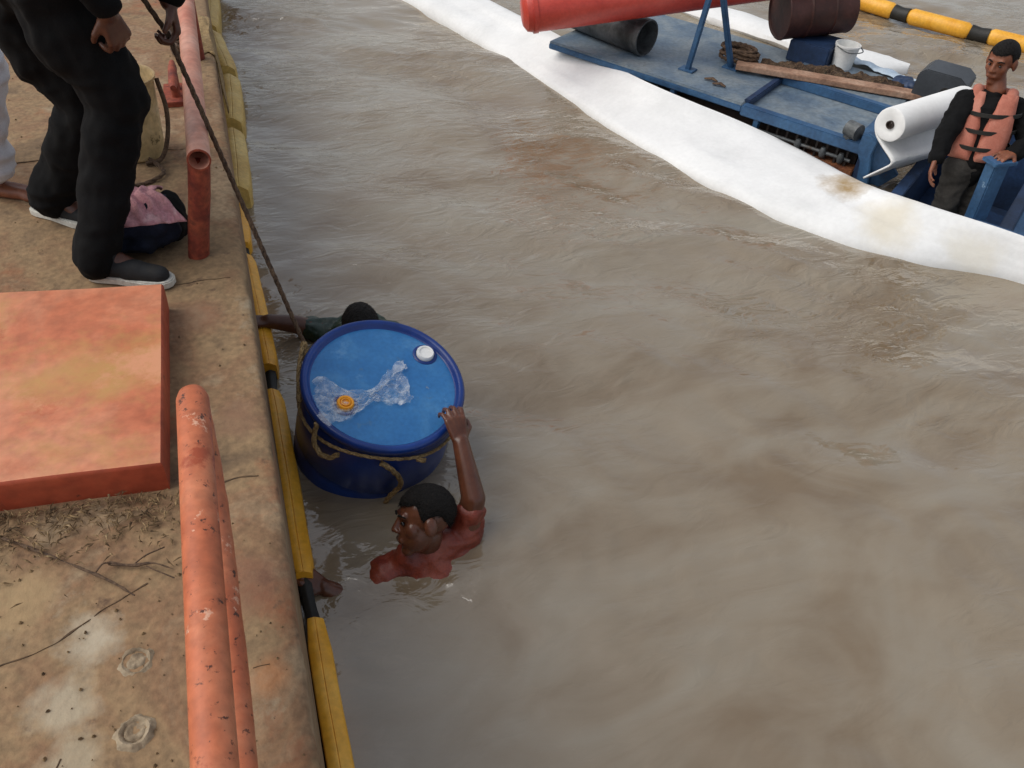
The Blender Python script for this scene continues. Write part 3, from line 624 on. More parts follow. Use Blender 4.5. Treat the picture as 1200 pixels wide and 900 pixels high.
# --- man in black pulling the rope
t = thing('person', 'person in black trousers and dark shoes pulling the rope', 'person')
hipR, hipL = V((-.43, 2.70, 1.66)), V((-.54, 2.88, 1.60)); pel = (hipR + hipL) / 2
kR, kL = V((-.335, 2.665, 1.295)), V((-.445, 2.85, 1.20)); aR, aL = V((-.485, 2.535, .85)), V((-.645, 2.95, .85))
ch = V((-.42, 2.79, 2.00)); nk = V((-.37, 2.79, 2.16)); hc = V((-.32, 2.79, 2.30)); hf = V((.8, .1, -.6)); hu = V((.5, 0, .85))
shR, shL = V((-.41, 2.61, 2.05)), V((-.38, 2.96, 2.05))
elR, elL = V((-.34, 2.55, 1.78)), V((-.13, 2.95, 1.76)); wrR, wrL = V((-.285, 2.545, 1.585)), V((-.135, 2.885, 1.50))
hp, HPt, _ = head_prims(hc, hf, hu)
pr = hp + [caps(hc - V(hu) * .06, nk, .05, .055), caps(pel, ch, .12, .13), caps(shR, shL, .055), caps(hipR, hipL, .09)]
pr += limb(hipR, kR, aR, (.078, .05, .036)) + limb(hipL, kL, aL, (.078, .05, .036)) + limb(shR, elR, wrR, (.05, .042, .03)) + limb(shL, elL, wrL, (.05, .042, .03))
pr += hand_prims(wrR, V((.2, .15, -.95)), V((-.6, .8, 0)), -1, (.7, .9, .7), .95, .08, .8) + hand_prims(wrL, V((.02, -.12, -.95)), V((-.9, -.2, 0)), -1, (.7, 1.1, .9), 1, .03, .8)
pr += [caps(aR, V((-.40, 2.50, .80)), .03), caps(aL, V((-.59, 2.905, .80)), .03)]
fuse('body', pr, M['skindark'], t, .006, 2)
hair_cap(hc, hf, hu, M['hair'], t, 1.02); eyes(HPt, t, 1)
def legs(hip, k, a, w=1.0): return [caps(hip, k, .122 * w, .088 * w), caps(hip, hip.lerp(k, .5) + V((-.03, 0, -.02)), .12 * w, .1 * w), caps(k, k.lerp(a, .55), .084 * w, .074 * w), caps(k.lerp(a, .5), a + V((0, 0, .0)), .074 * w, .066 * w), caps(k.lerp(a, .8), a + V((-.015, 0, -.015)), .068 * w, .068 * w)]
pr = legs(hipR, kR, aR, 1.06) + legs(hipL, kL, aL, 1.14) + [caps(hipR, hipL, .12), caps(pel, pel + V((.03, 0, .1)), .135, .135)]
fuse('trousers', pr, M['blackcloth'], t, .009, 4, .015, 8, 2)
pr = [caps(pel + V((.02, 0, .06)), ch, .15, .155), caps(shR, shL, .075), caps(ch, nk - V((.02, 0, .05)), .12, .08)] + limb(shR, elR, wrR.lerp(elR, .12), (.07, .06, .045)) + limb(shL, elL, wrL.lerp(elL, .12), (.07, .06, .045))
fuse('shirt', pr, M['blackcloth'], t, .01, 4, .018, 8, 6)
shoe((-.535, 2.545), (-.275, 2.44), DZ + .003, t); shoe((-.745, 3.02), (-.53, 2.86), DZ + .003, t)

# --- person in white trousers at the edge
t = thing('person', 'person in white trousers standing barefoot on the deck', 'person')
aL, aR = V((-.872, 3.16, .84)), V((-1.05, 3.42, .84)); kL, kR = V((-.79, 3.13, 1.24)), V((-1.03, 3.42, 1.24)); hipL, hipR = V((-.88, 3.18, 1.68)), V((-1.02, 3.38, 1.68)); pel = (hipL + hipR) / 2
ch = pel + V((0, .0, .38)); nk = ch + V((0, 0, .17)); hc = nk + V((.03, -.02, .15)); hf = V((.9, -.4, -.1)); hu = V((0, 0, 1))
sA, sB = ch + V((.08, -.16, .06)), ch + V((-.08, .16, .06))
hp, HPt, _ = head_prims(hc, hf, hu)
pr = hp + [caps(hc - V((.02, 0, .06)), nk, .05, .055), caps(pel, ch, .12, .13), caps(sA, sB, .055)] + limb(hipL, kL, aL, (.078, .05, .036)) + limb(hipR, kR, aR, (.078, .05, .036))
for s_, hd in ((sA, -1), (sB, 1)):
    e_ = s_ + V((-.02, .05 * hd, -.3)); w_ = e_ + V((.06, .01 * hd, -.25)); pr += limb(s_, e_, w_, (.05, .042, .03)) + hand_prims(w_, V((.1, 0, -1)), V((0, -hd, 0)), hd)
for a in (aL, aR):
    pr += [caps(a, a + V((-.03, .01, -.06)), .036, .03), caps(a + V((-.03, .01, -.06)), a + V((.10, -.05, -.07)), .028, .022), caps(a + V((.0, .02, -.06)), a + V((.12, -.02, -.072)), .026, .018)]
    pr += [caps(a + V((.09 + .0 * k, -.065 + .016 * k, -.075)), a + V((.135 - .006 * k, -.085 + .018 * k, -.079)), .012, .009) for k in range(5)]
fuse('body', pr, M['skin'], t, .009, 2)
hair_cap(hc, hf, hu, M['hair'], t, 1.02); eyes(HPt, t, 1)
pr = [caps(hipL, hipR, .12), caps(pel, pel + V((0, 0, .1)), .13)]
for h_, k_, a_ in ((hipL, kL, aL), (hipR, kR, aR)): pr += [caps(h_, k_, .105, .088), caps(k_, a_ + V((.0, 0, .03)), .086, .08)]
fuse('trousers', pr, M['whitecloth'], t, .01, 4, .02, 8, 8)
pr = [caps(pel + V((0, 0, .06)), ch, .15, .155), caps(sA, sB, .075), caps(ch, nk - V((0, 0, .05)), .12, .08)]
for s_, hd in ((sA, -1), (sB, 1)): pr += [caps(s_, s_ + V((-.015, .035 * hd, -.2)), .07, .062)]
fuse('shirt', pr, M['navy'], t, .01, 4, .016, 8, 9)

# --- man with life jacket in the skiff
t = thing('person', 'person in orange life jacket and dark clothes standing in the skiff', 'person')
s = .84
hc = V((3.958, 3.371, .905)); hf = V((-.93, -.36, -.12)); hu = V((.1, .12, 1))
hp, HPt, _ = head_prims(hc, hf, hu, .92)
nk, ch, be, pel = V((3.965, 3.33, .765)), V((3.92, 3.27, .63)), V((3.875, 3.215, .5)), V((3.845, 3.175, .40))
shR, elR, wrR = V((3.812, 3.365, .70)), V((3.68, 3.262, .57)), V((3.582, 3.178, .475))
shL, elL, wrL = V((4.085, 3.245, .69)), V((4.06, 3.055, .575)), V((3.92, 3.015, .555))
hR, hL = V((3.785, 3.18, .39)), V((3.90, 3.15, .39)); kR, kL = V((3.77, 3.13, .10)), V((3.90, 3.09, .10)); aR, aL = V((3.78, 3.16, -.21)), V((3.93, 3.13, -.21))
pr = hp + [caps(hc + V((.01, .01, -.06)), nk, .047, .05), caps(pel, be, .095, .1), caps(be, ch, .1, .11), caps(shR, shL, .048)]
pr += limb(shR, elR, wrR, (.045, .038, .026)) + limb(shL, elL, wrL, (.045, .038, .026)) + limb(hR, kR, aR, (.07, .047, .035)) + limb(hL, kL, aL, (.07, .047, .035))
pr += hand_prims(wrR, V((-.42, -.42, -.8)), V((.5, -.6, 0)), -1, (.3, .4, .35), .9, .06, .5) + hand_prims(wrL, V((-.95, -.12, .02)), V((-.1, .0, -1)), 1, (.25, .55, .5), .9, .1, .5)
for a in (aR, aL): pr += [caps(a, a + V((-.02, -.01, -.03)), .032), caps(a + V((.02, .01, -.035)), a + V((-.13, -.09, -.04)), .026, .022)]
fuse('body', pr, M['skin'], t, .006, 3)
hair_cap(hc, hf, hu, M['hair'], t, .92, .42, .6); eyes(HPt, t, .92)
pr = [caps(pel, be, .11, .115), caps(be, ch, .115, .122), caps(shR, shL, .064), caps(ch, nk - V((0, 0, .05)), .1, .07)] + limb(shR, elR, wrR.lerp(elR, .05), (.064, .058, .044)) + limb(shL, elL, wrL.lerp(elL, .05), (.064, .058, .044))
fuse('shirt', pr, M['blackcloth'], t, .007, 4, .012, 11, 11)
pr = [caps(hR, hL, .09), caps(pel, be - V((0, 0, .03)), .105)]
for h_, k_, a_ in ((hR, kR, aR), (hL, kL, aL)): pr += [caps(h_, k_, .088, .068), caps(k_, a_, .066, .06)]
fuse('trousers', pr, M['grey'], t, .008, 4, .012, 11, 12)
# life jacket: two foam panels on the chest, a back panel and black webbing
fwd = V((-.76, -.62, .12)).normalized(); upv = (nk - pel).normalized(); sid = fwd.cross(upv).normalized(); upv = sid.cross(fwd)
jk = thing('life_jacket', '', ''); del jk['label']; del jk['category']; jk.parent = t
def panel(cx, w, zt, zb, depth, off, name, top_in, parent, m, sgn):
    P = []; n, k = 12, 18
    def sec(f, th, inner):
        row = []
        z = zb + (zt - zb) * f
        c = pel + (nk - pel) * ((z) / .40)
        for i in range(n + 1):
            g = i / n - .5; x = cx + top_in * max(0, f - .55) + g * w * (1 - .42 * max(0, f - .5) * 2)
            wrap = .118 * (1 - (abs(x) / .2) ** 2 * .75)
            bul = 0 if inner else depth * (1 - (2 * abs(g)) ** 4) ** .5 * (1 - (2 * abs(f - .5)) ** 6) ** .5
            row.append(c + sid * x + fwd * sgn * (wrap + off + bul - (.035 * max(0, f - .6) * 2.5 if sgn > 0 else 0)))
        return row
    A = [sec(i / k, 0, False) for i in range(k + 1)]; Bk = [sec(i / k, 0, True) for i in range(k + 1)]
    b = MB(); b.grid(A); b.grid(Bk)
    return b.build(name, m, parent, angle=70)
panel(-.075, .135, .40, .06, .035, .0, 'chest_panel', -.01, jk, M['vest'], 1); panel(.075, .135, .40, .06, .035, .0, 'chest_panel', .01, jk, M['vest'], 1); panel(0, .3, .40, .06, .03, .0, 'back_panel', 0, jk, M['vest'], -1)
for sx in (-1, 1):
    b = MB(); pa = pel + (nk - pel) * .95 + sid * sx * .085; b.tube(cr([pa + fwd * .095 - upv * .07, pa + fwd * .085 - upv * .02, pa + upv * .012 + fwd * .03, pa + upv * .012 - fwd * .04, pa - fwd * .1 - upv * .04], 6), .03, 12, flat=.75); b.build('shoulder_strap', M['vest'], jk)
for zf in (.13, .215, .30):
    b = MB(); c = pel + (nk - pel) * (zf / .4); P = []
    for i in range(40):
        a = 2 * pi * i / 40; P.append((a, c + sid * (.158 * sin(a)) + fwd * (.158 * cos(a) * (1 - .22 * abs(sin(a)) ** 2) if cos(a) > 0 else .145 * cos(a))))
    row = lambda dz_, k: [q + upv * dz_ + (q - c).normalized() * k for _, q in P]
    b.grid([row(-.011, 0), row(-.009, .006), row(.009, .006), row(.011, 0)], True); b.build('webbing_strap', M['blackrub'], jk)

# ------------------------------------------------------------------ things on the pontoon
t = thing('cloth_bundle', 'navy cloth bundle lying beside the rail post', 'bundle')
pr = [caps((-.455, 2.70, .845), (-.32, 2.70, .845), .088, .095), ell((-.39, 2.72, .82), (.12, .1, .075)), caps((-.48, 2.66, .80), (-.35, 2.64, .80), .045)]
fuse('wrapped_body', pr, M['navy'], t, .007, 4, .018, 11, 3)
pr = [ell((-.262, 2.735, .84), (.05, .085, .09)), caps((-.28, 2.73, .8), (-.25, 2.73, .8), .045)]
fuse('round_end', pr, M['blackcloth'], t, .007, 3, .008, 14, 4)
P = []
for i in range(37):
    row = []; f = i / 36
    for j in range(25):
        g = j / 24; x = -.47 + .16 * f + .03 * g + .012 * noise.noise(V((f * 3, g * 5, 1))); a = -1.15 + 2.15 * g
        x += .09 * max(0, -a) * f
        r = .112 + .010 * noise.noise(V((f * 9, g * 4, 2))) + .006 * sin(f * 26 + g * 3)
        row.append(V((x, 2.71 + r * sin(a) * 1.08, .845 + r * cos(a))))
    P.append(row)
b = MB(); b.grid(P); o = b.build('pink_towel', M['pink']); sol = o.modifiers.new('s', 'SOLIDIFY'); sol.thickness = .006
tag(o, 'pink towel draped over the navy bundle', 'towel')

t = thing('bucket', 'dirty cream plastic bucket standing on the deck behind the rope puller', 'bucket')
bc = V((-.385, 3.42, DZ + .003)); b = MB()
b.lathe([(.0001, 0), (.088, 0), (.094, .006), (.112, .30), (.119, .302), (.12, .318), (.113, .32), (.108, .312), (.09, .02), (.0001, .014)], 40, Matrix.Translation(bc)); o = b.build('pail', M['cream'], t); wob(o, .006, 7)
b = MB(); b.tube(cr([bc + V((.12, 0, .30)), bc + V((.135, -.05, .2)), bc + V((.12, -.085, .1)), bc + V((.08, -.11, .02)), bc + V((.02, -.125, .01))], 8), .009, 10); b.build('handle', M['darkrope'], t)

t = thing('mooring_cleat', 'rusty mooring cleat on the deck behind the faded rail', 'cleat')
b = MB(); b.box((-.235, 3.95, DZ + .012), (.11, .22, .024)); b.build('base_plate', M['rust'], t, bevel=.003)
for y in (3.91, 3.99):
    b = MB(); b.tube([(-.235, y, DZ + .02), (-.235, y, DZ + .09)], .02, 14); b.build('stem', M['rust'], t)
b = MB(); b.tube([(-.235, 3.80, DZ + .105), (-.235, 3.86, DZ + .1), (-.235, 4.04, DZ + .1), (-.235, 4.10, DZ + .105)], [.012, .02, .02, .012], 14); b.build('horn', M['rust'], t)
pts = []
for k in range(150):
    a = k * .31; r = .06 + .03 * sin(k * .17); pts.append(V((-.2 + r * cos(a) * .5, 4.55 + r * 2 * sin(a), DZ + .012 + .0005 * k)))
o = ropemesh(pts, .011, M['darkrope'], 'coiled_rope', None); tag(o, 'small heap of coiled brown rope on the deck edge', 'rope coil')
P = []
for i in range(20):
    P.append([])
    for j in range(14):
        f, g = i / 19, j / 13; x = -.13 + .15 * f; z = DZ + .012 + .012 * noise.noise(V((f * 5, g * 5, 1)))
        if x > -.045: z -= (x + .045) * 5; x = -.045 + (x + .045) * .35
        P[-1].append(V((x + .01 * noise.noise(V((f * 4, g * 3, 7))), 4.45 + .55 * g + .03 * noise.noise(V((f * 4, g * 3, 9))), z)))
b = MB(); b.grid(P); o = b.build('rag', M['rope']); o.modifiers.new('s', 'SOLIDIFY').thickness = .006; tag(o, 'dirty tan rag hanging over the pontoon edge', 'rag')

# litter, twigs, pebbles
b = MB()
for k in range(560):
    f = random.random(); x = -.75 + .47 * f + random.gauss(0, .02); y = 1.545 - .02 * f - abs(random.gauss(0, .085)) + .02 * noise.noise(V((x * 8, 0, 0)))
    if x > -.25: continue
    a = random.random() * pi; L = random.uniform(.008, .04); w = random.uniform(.001, .0035); z = DZ + .006 + random.random() * .014
    d = V((cos(a), sin(a), random.uniform(-.2, .25))); n = V((-sin(a), cos(a), 0)); c = V((x, y, z)); md = c + V((0, 0, .004)) + n * random.uniform(-.004, .004)
    b.add([c - d * L / 2, md - n * w, md + n * w, c + d * L / 2, md + V((0, 0, w))], [(0, 1, 4), (0, 4, 2), (1, 3, 4), (4, 3, 2)])
o = b.build('dry_litter', M['debris'], smooth=False); o['kind'] = 'stuff'; o['label'] = 'dry straw and leaf litter along the front of the hatch cover'; o['category'] = 'litter'
b = MB()
for k in range(520):
    x = random.uniform(-1.1, -.07); y = random.choice((random.uniform(.5, 1.45), random.uniform(.5, 4.5)))
    if -1.3 < x < -.29 and 1.5 < y < 2.45: continue
    r = random.choice((.0015, .002, .003, .0045)); c = V((x, y, DZ + .003)); vs = [c + V((random.uniform(.6, 1.3) * r * cos(a), random.uniform(.6, 1.3) * r * sin(a), -r * .3)) for a in (0, 1.26, 2.5, 3.77, 5)] + [c + V((0, 0, r * 1.1))]
    b.add(vs, [(0, 1, 5), (1, 2, 5), (2, 3, 5), (3, 4, 5), (4, 0, 5)])
o = b.build('grit', M['debris'], smooth=False); o['kind'] = 'stuff'; o['label'] = 'scattered grit and small stones on the rusty deck'; o['category'] = 'grit'
def twig(pts, r, lab, side=()):
    t = thing('twig', lab, 'twig'); b = MB(); b.tube(cr(pts, 6), [r * (1 - .6 * i / (len(pts) * 6)) for i in range((len(pts) - 1) * 6 + 1)], 7); wob(b.build('stem', M['darkrope'], t), .003, 40)
    for q in side:
        b = MB(); b.tube(cr(q, 5), r * .5, 6); b.build('side_shoot', M['darkrope'], t)
z = DZ + .012
twig([(-.68, 1.47, z), (-.60, 1.41, z), (-.52, 1.345, z + .004), (-.44, 1.28, z + .002), (-.385, 1.225, z)], .0042, 'long thin dark twig lying before the hatch cover', [[(-.47, 1.31, z), (-.45, 1.325, z + .01), (-.43, 1.325, z)]])
twig([(-.44, 1.33, z), (-.39, 1.31, z), (-.345, 1.30, z + .006), (-.30, 1.275, z)], .0036, 'short forked twig lying beside the near orange rail', [[(-.39, 1.31, z), (-.36, 1.325, z + .008), (-.32, 1.345, z)], [(-.36, 1.3, z), (-.34, 1.28, z + .004), (-.30, 1.25, z)]])

# ------------------------------------------------------------------ white sorbent boom in the water
near = [(-5.2, 1.15), (-3.8, .72), (-2.76, .40), (-1.78, .11), (-.89, -.2), (.18, -.57), (.88, -.76), (1.44, -.83), (1.91, -.76), (2.47, -.53), (3.5, -.5)]
far = [(-4.8, 1.65, .06), (-3.3, 1.2, .06), (-2.3, .82, .08), (-1.36, .38, .16), (-.22, -.04, .19), (.66, -.035, .12), (1.17, -.055, .06), (1.47, -.25, .1), (1.81, -.455, .2), (2.4, -.455, .21), (3.5, -.455, .2)]
nn = cr([(a, b_, 0) for a, b_ in near], 22); ff = cr(far, 22); P = []
for i in range(len(nn)):
    a, c = nn[i], ff[i]; row = []; wv = .02 * noise.noise(V((i * .11, 0, 0))); th = .07
    ed = .003 * noise.noise(V((i * .35, 2, 0)))
    sec = [(0, -.05), (-.02, -.01)] + [(k / 20, None) for k in range(21)] + [(1.0, c.z - .12), (.7, -.06)]
    for tt, z in sec:
        q = a.lerp(c, tt)
        if z is None:
            e = 1 - (2 * tt - 1) ** 4
            z = .03 + (c.z - .012) * tt ** 1.6 + th * e * (.7 + .3 * sin(i * .05)) + .014 * noise.fractal(V((i * .06, tt * 1.6, 3)), 1, 2, 3) * e
            z += .012 * max(0, noise.noise(V((i * .05, tt * 7, 6))))
        p = B(q.x, q.y + (ed if tt < .1 else 0), z); row.append(p)
    P.append(row)
b = MB(); b.grid(P, True); n = len(P[0]); b.f += [tuple(range(n)), tuple(range((len(P) - 1) * n, len(P) * n))]
m = M['sheet'].copy(); m.name = 'white_sorbent_sheet_stained'
stains(m, ((B(1.42, -.36, .1), .2, hx('9a7c46'), .95, 5), (B(1.75, -.6, .1), .22, hx('cfc3a6'), .55, 4), (B(2.2, -.6, .1), .2, hx('d8d0bc'), .5, 6)))
o = b.build('sorbent_boom', m, angle=80); tag(o, 'long wide white sorbent boom floating along the blue barge', 'boom')
b = MB(); P = []
for i in range(60):
    f = i / 59; c = V((3.45, 7.75, 0)).lerp(V((5.35, 5.25, 0)), f) + V((.1 * sin(f * 5), .06 * sin(f * 7), 0)); d = V((.79, .61, 0)); row = []
    for j in range(14):
        a = 2 * pi * j / 14; w = .19 * (1 + .15 * noise.noise(V((f * 6, j, 0)))) * (1 if f < .93 else (1 - f) / .07 + .15)
        row.append(c + d * cos(a) * w + V((0, 0, .02 + .07 * sin(a) + .01 * noise.noise(V((f * 14, j * .7, 2))))))
    P.append(row)
b.grid(P, True); b.f += [tuple(range(14)), tuple(range(59 * 14, 60 * 14))]
o = b.build('sorbent_boom', M['sheet']); tag(o, 'narrow white sorbent boom drifting beyond the barge behind the rusty barrel', 'boom')

# ------------------------------------------------------------------ blue barge
t = thing('work_barge', 'low blue steel barge with worn deck and open rusty side', 'barge')
def bbox(name, u, v, z, m, parent=t, bev=.006):
    b = MB(); b.box(B((u[0] + u[1]) / 2, (v[0] + v[1]) / 2, (z[0] + z[1]) / 2), (u[1] - u[0], v[1] - v[0], z[1] - z[0]), BR); return b.build(name, m, parent, bevel=bev)
bbox('hull', (-1.02, 1.34), (.16, 1.16), (-.4, .19), M['rusthull'])
bbox('bottom_beam', (-1.02, 1.34), (.005, .16), (-.3, .055), M['rusthull'])
o = bbox('deck_plate', (-1.02, .53), (-.005, 1.18), (.215, .25), M['bluedeck'])
bbox('deck_plate', (.53, 1.36), (.0, 1.18), (.19, .215), M['bluedeck'])
bbox('deck_beam', (-1.02, .53), (-.012, .04), (.195, .235), M['blue'])
bbox('deck_rim', (.53, 1.36), (-.014, .05), (.175, .245), M['blue'])
bbox('deck_rim', (.515, .56), (.05, .62), (.215, .262), M['bluedark'])
bbox('deck_rim', (.56, 1.36), (.60, .66), (.215, .275), M['blue'])
bbox('deck_rim', (1.29, 1.36), (.05, .60), (.215, .27), M['blue'])
bbox('deck_plate', (.56, 1.36), (.66, 1.18), (.216, .27), M['bluedeck'])
bbox('recess_shade', (-1.0, 1.32), (.10, .15), (.02, .2), M['dark'], bev=0)  # dark panel stands in for the shade under the deck edge
for u in (-.55, .0, .63): bbox('side_stud', (u, u + .035), (.0, .05), (.04, .19), M['blue'], bev=.003)
for k in range(9): bbox('grille_bar', (.72 + k * .068, .735 + k * .068), (.03, .05), (.045, .185), M['dark'], bev=.002)
b = MB(); b.tube([B(.66, .03, .10), B(1.3, .03, .10)], .012, 10); b.build('side_pipe', M['steelpipe'], t)
for u in (.95, 1.12, 1.24):
    b = MB(); b.tube([B(u, .03, .075), B(u, .02, .105), B(u, .02, .135)], [.02, .024, .014], 10); b.build('valve', M['steelpipe'], t)
# end bracket: a hooked blue plate
pf = [(1.33, .30), (1.36, .325), (1.43, .30), (1.42, .2), (1.445, .10), (1.49, -.08), (1.40, -.08), (1.385, .05), (1.37, .14), (1.33, .2)]
b = MB(); b.prism([B(u, -.03, z) for u, z in pf], BB * .06); b.build('end_bracket', M['blue'], t, bevel=.005)
b = MB(); b.prism([B(1.42, .03, .28), B(1.60, .05, .10), B(1.46, .03, -.08), B(1.42, .03, -.08)], BB * .03); b.build('end_gusset', M['blue'], t, bevel=.003)
b = MB(); b.tube([B(1.22, .03, .30), B(1.30, .0, .3)], [.05, .05], 16); b.tube([B(1.24, .02, .215), B(1.24, .02, .28)], .03, 12); b.build('bollard', M['steelpipe'], t)
bbox('end_wall', (1.34, 1.40), (.03, 1.18), (-.4, .26), M['bluedark'])
for pts in ([B(-.01, .25, .25), B(.10, .14, .95)], [B(.20, .52, .25), B(.105, .16, .95)]):
    b = MB(); d = (pts[1] - pts[0]); b.box((pts[0] + pts[1]) / 2, (.035, .035, d.length), frame(d, BA)); b.build('frame_leg', M['blue'], t, bevel=.004)
    b = MB(); b.box(pts[0] + V((0, 0, .006)), (.11, .09, .012), BR); b.build('foot_plate', M['blue'], t, bevel=.002)
# loads on the barge
t = thing('pipe', 'large red painted pipe lying sloped across the barge', 'pipe')
b = MB(); pa, pb = B(-1.0, -.335, .53), B(.65, 1.345, .87); d = (pb - pa).normalized()
b.tube([pa - d * .05, pa - d * .045, pa - d * .02, pa + d * .03, pa + d * .3, pb], [.05, .09, .125, .135, .137, .137], 32); b.build('tube', M['redpipe'], t)
b = MB(); b.tube([pa + d * .02, pa + d * .05], .143, 32); b.build('collar', M['redpipe'], t)
t = thing('pipe', 'open ended grey steel pipe lying on the barge deck', 'pipe')
b = MB(); pa, pb = B(-.37, .26, .374), B(-1.27, .40, .374); d = (pb - pa).normalized()
b.lathe([(.124, .85), (.124, .06), (.127, .05), (.127, .0), (.116, .0), (.116, .85)], 36, Matrix.Translation(pa) @ frame(d).to_4x4()); b.build('tube', M['steelpipe'], t)
b = MB(); b.lathe([(.0001, 0), (.116, 0)], 36, Matrix.Translation(pa + d * .7) @ frame(d).to_4x4()); b.build('inner_shade_disc', M['dark'], t)  # dark disc put in for the shade deep inside the open pipe
t = thing('barrel', 'rusty brown steel barrel lying on its side on the barge', 'barrel')
pa, pb = B(.30, 1.02, .55), B(.62, 1.36, .60); d = (pb - pa).normalized(); R2 = .185
b = MB(); b.lathe([(.0001, .012), (R2 - .012, .012), (R2 - .008, 0), (R2, 0), (R2 + .004, .008), (R2, .016), (R2, .16), (R2 + .009, .17), (R2, .18), (R2, .34), (R2 + .009, .35), (R2, .36), (R2, .5), (R2 + .004, .51), (R2, .52), (R2 - .008, .52), (R2 - .012, .508), (.0001, .508)], 40, Matrix.Translation(pa - d * .03) @ frame(d).to_4x4())
wob(b.build('shell', M['brown'], t), .006, 5)
o = bbox('crate', (.42, .72), (.98, 1.30), (.25, .40), M['bluedark'], None, .008); tag(o, 'dark blue crate under the rusty barrel', 'crate')
t = thing('bucket', 'small white bucket on the barge beside the blue crate', 'bucket')
b = MB(); b.lathe([(.0001, 0), (.07, 0), (.085, .15), (.09, .152), (.09, .165), (.082, .165), (.07, .02), (.0001, .015)], 28, Matrix.Translation(B(.80, 1.10, .271))); b.build('pail', M['whitecap'], t)
b = MB(); b.tube(cr([B(.80, 1.10, .425) + V((.09, 0, 0)), B(.80, 1.10, .41) + V((.06, -.1, 0)), B(.80, 1.10, .41) + V((-.06, -.1, 0)), B(.80, 1.10, .425) + V((-.09, 0, 0))], 6), .004, 8); b.build('handle', M['steelpipe'], t)
b = MB(); pa, pb = B(.24, .50, .292), B(1.62, .98, .30); d = pb - pa; b.box((pa + pb) / 2, (.11, .035, d.length), frame(d, V((-d.y, d.x, 0)))); o = b.build('plank', M['wood'], bevel=.004); wob(o, .003, 8); tag(o, 'long weathered wooden plank lying along the barge deck', 'plank')
pts = []
for k in range(140):
    a = k * .33; pts.append(B(.2 + .11 * cos(a) * (1 + .3 * sin(k * .11)), .62 + .08 * sin(a), .262 + .03 * (1 + sin(k * .07)) + .0004 * k))
o = ropemesh(pts, .013, M['darkrope'], 'tangled_rope', None); tag(o, 'tangled brown rope heap at the end of the plank on the barge', 'rope heap')
for k, (u, v) in enumerate(((.16, .17), (.24, .13))):
    b = MB(); b.tube([B(u, v, .262), B(u + .05, v + .02, .27), B(u + .09, v + .015, .262)], [.01, .018, .01], 8, flat=.5); o = b.build('glove_scrap', M['darkrope']); tag(o, 'small dark scrap of rag on the worn blue deck', 'scrap', 'scraps on the barge deck')
P = []
for i in range(26):
    P.append([])
    for j in range(16):
        f, g = i / 25, j / 15; P[-1].append(B(.72 + .75 * f + .03 * noise.noise(V((g * 3, f, 0))), 1.22 + .5 * g - .12 * f, .285 + .04 * abs(noise.noise(V((f * 5, g * 4, 0)))) - .5 * max(0, g - .1) ** 2 * .9))
b = MB(); b.grid(P); o = b.build('tarpaulin', M['tarp']); o.modifiers.new('s', 'SOLIDIFY').thickness = .005; tag(o, 'pale blue tarpaulin spread over the far barge edge', 'tarpaulin')
pr = [ell(B(1.25, 1.06, .30), (.09, .07, .04)), ell(B(1.32, 1.03, .30), (.06, .06, .035))]
o = fuse('cloth_heap', pr, M['bluedark'], None, .008, 3, .012, 12); tag(o, 'crumpled navy cloth beside the pale tarpaulin', 'cloth')

P = []
for i in range(60):
    P.append([])
    for j in range(14):
        f, g = i / 59, j / 13; hgt = .07 * sin(pi * g) * (.5 + .5 * sin(pi * f)) * (1 + .9 * noise.fractal(V((f * 9, g * 3, 0)), 1, 2, 4))
        P[-1].append(B(.36 + .92 * f, .66 + .34 * f + .18 * (g - .5) + .03 * noise.noise(V((f * 8, g * 2, 3))), .268 + max(-.004, hgt)))
b = MB(); b.grid(P); o = b.build('fishing_net', M['net']); tag(o, 'dark brown heap of old netting lying behind the plank', 'net')
# sorbent roll
t = thing('sorbent_roll', 'thick white fabric roll with loose end hanging over the barge end', 'fabric roll')
ra, rb = B(1.475, -.14, .455), B(1.72, .55, .455); d = (rb - ra); dn = d.normalized(); L = d.length; RM = Matrix.Translation(ra) @ frame(dn, (0, 0, 1)).to_4x4()
b = MB(); b.lathe([(.022, .012), (.05, .004), (.085, 0), (.096, .004), (.1, .015), (.1, L), (.02, L)], 36, RM); wob(b.build('roll_body', M['sheet'], t), .004, 9)
b = MB(); b.lathe([(.018, .06), (.018, -.002), (.024, -.002), (.024, .012)], 20, RM); b.lathe([(.0001, .05), (.018, .05)], 20, RM); b.build('core', M['dark'], t)  # dark material on the core stands in for the shade of its hole
sx = dn.cross(V((0, 0, 1))).normalized()
prof = [(.098, .02), (.1, -.03), (.07, -.09), (.01, -.135), (-.07, -.18), (-.09, -.205), (-.06, -.245), (.0, -.31), (.045, -.36)]
if sx.dot(BA) > 0: sx = -sx
P = []
for i in range(24):
    w = L * (i / 23) * (1.0); 
    P.append([ra + dn * (.01 + w * .97) + sx * (a + .006 * noise.noise(V((i * .3, k_, 0)))) + V((0, 0, z - .03 * (i / 23) * (1 if z < -.15 else 0))) for k_, (a, z) in enumerate([(q.x, q.y) for q in cr([(a, z, 0) for a, z in prof], 4)])])
b = MB(); b.grid(P); o = b.build('loose_end', M['sheet'], t); o.modifiers.new('s', 'SOLIDIFY').thickness = .012

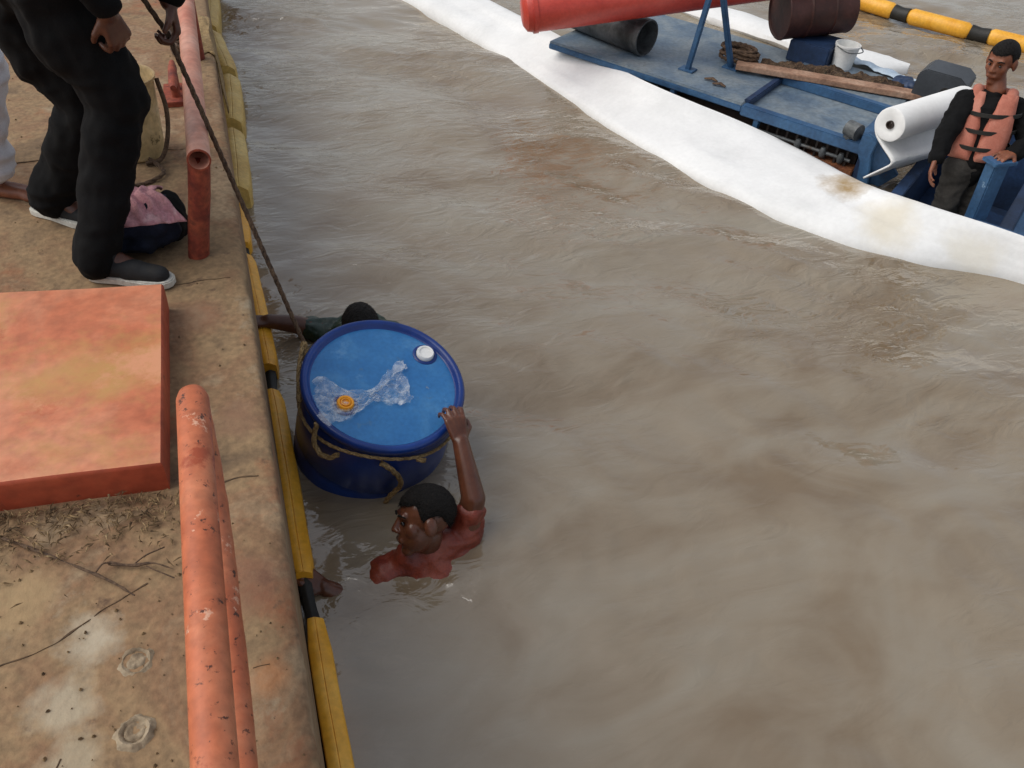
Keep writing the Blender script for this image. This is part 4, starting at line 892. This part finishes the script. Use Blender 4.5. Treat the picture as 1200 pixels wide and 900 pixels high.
# ------------------------------------------------------------------ skiff
t = thing('skiff', 'dark blue open skiff lying against the end of the barge', 'boat')
bbox('side_wall', (1.64, 3.7), (-.44, -.385), (-.5, .17), M['bluedark'], t); bbox('side_wall', (1.64, 3.7), (.93, .99), (-.5, .25), M['bluedark'], t)
bbox('end_wall', (1.64, 1.71), (-.385, .93), (-.5, .12), M['bluedark'], t); bbox('bulkhead', (2.25, 2.32), (-.385, .93), (-.5, .10), M['bluedark'], t)
bbox('floor', (1.71, 2.25), (-.385, .93), (-.5, -.27), M['bluedark'], t); bbox('fore_deck', (2.32, 3.7), (-.385, .93), (-.3, .08), M['blue'], t)
bbox('gunwale', (2.1, 3.7), (-.45, -.37), (.172, .20), M['blue'], t)
b = MB(); b.box((3.845, 2.985, .125), (.10, .07, .80), frame((-.06, .03, 1), (1, 0, 0))); b.build('upright_post', M['blue'], t, bevel=.006)
b = MB(); b.box((3.825, 2.995, .53), (.15, .10, .02), frame((0, 0, 1), (1, 0, 0))); b.build('post_cap', M['blue'], t, bevel=.003)
b = MB(); b.tube([B(2.2, .5, .42), B(3.6, .1, .42)], .012, 10); b.tube([B(3.0, .27, .05), B(3.0, .27, .42)], .012, 10); b.build('grab_rail', M['whitecap'], t)
o = MB()
t = thing('storage_bin', 'dark grey plastic bin with slanted lid on the barge', 'bin')
b = MB(); pf = [(0, 0), (.30, 0), (.32, .20), (.26, .24), (.04, .24), (0, .2)]
b.prism([B(1.36 + a, .86, .25 + z) for a, z in pf], BB * .26); b.build('bin_body', M['bingrey'], t, bevel=.008)
b = MB(); b.lathe([(.0001, -.004), (.03, -.004), (.03, .006), (.02, .008), (.0001, .003)], 18, Matrix.Translation(B(1.56, .86, .38)) @ frame(-BB).to_4x4()); b.build('drain_plug', M['blackrub'], t)

# ------------------------------------------------------------------ far yellow boom
t = thing('containment_boom', 'distant yellow floating boom with black connectors beyond the skiff', 'boom')
A = V((5.45, 7.5, 0)); E = V((7.3, 4.85, 0)); N = 5
for i in range(N):
    a = A.lerp(E, i / N) + V((.05 * sin(i * 2.1), .05 * sin(i * 1.3), 0)); c = A.lerp(E, (i + .86) / N) + V((.05 * sin((i + .86) * 2.1), .05 * sin((i + .86) * 1.3), 0)); e = A.lerp(E, (i + 1) / N) + V((.05 * sin((i + 1) * 2.1), .05 * sin((i + 1) * 1.3), 0))
    dd = (c - a).normalized(); b = MB(); k = 10; b.tube([a + (c - a) * (q / k) + V((0, 0, .05)) for q in range(k + 1)], [.035] + [.072 + .006 * noise.noise(V((q, i, 0))) for q in range(k - 1)] + [.035], 16); b.build('float', M['yellow'], t)
    if i < N - 1:
        b = MB(); b.tube([c - dd * .03 + V((0, 0, .05)), c + (e - c) * .5 + V((0, 0, .045)), e + dd * .03 + V((0, 0, .05))], [.065, .06, .065], 14); b.build('connector', M['blackrub'], t)
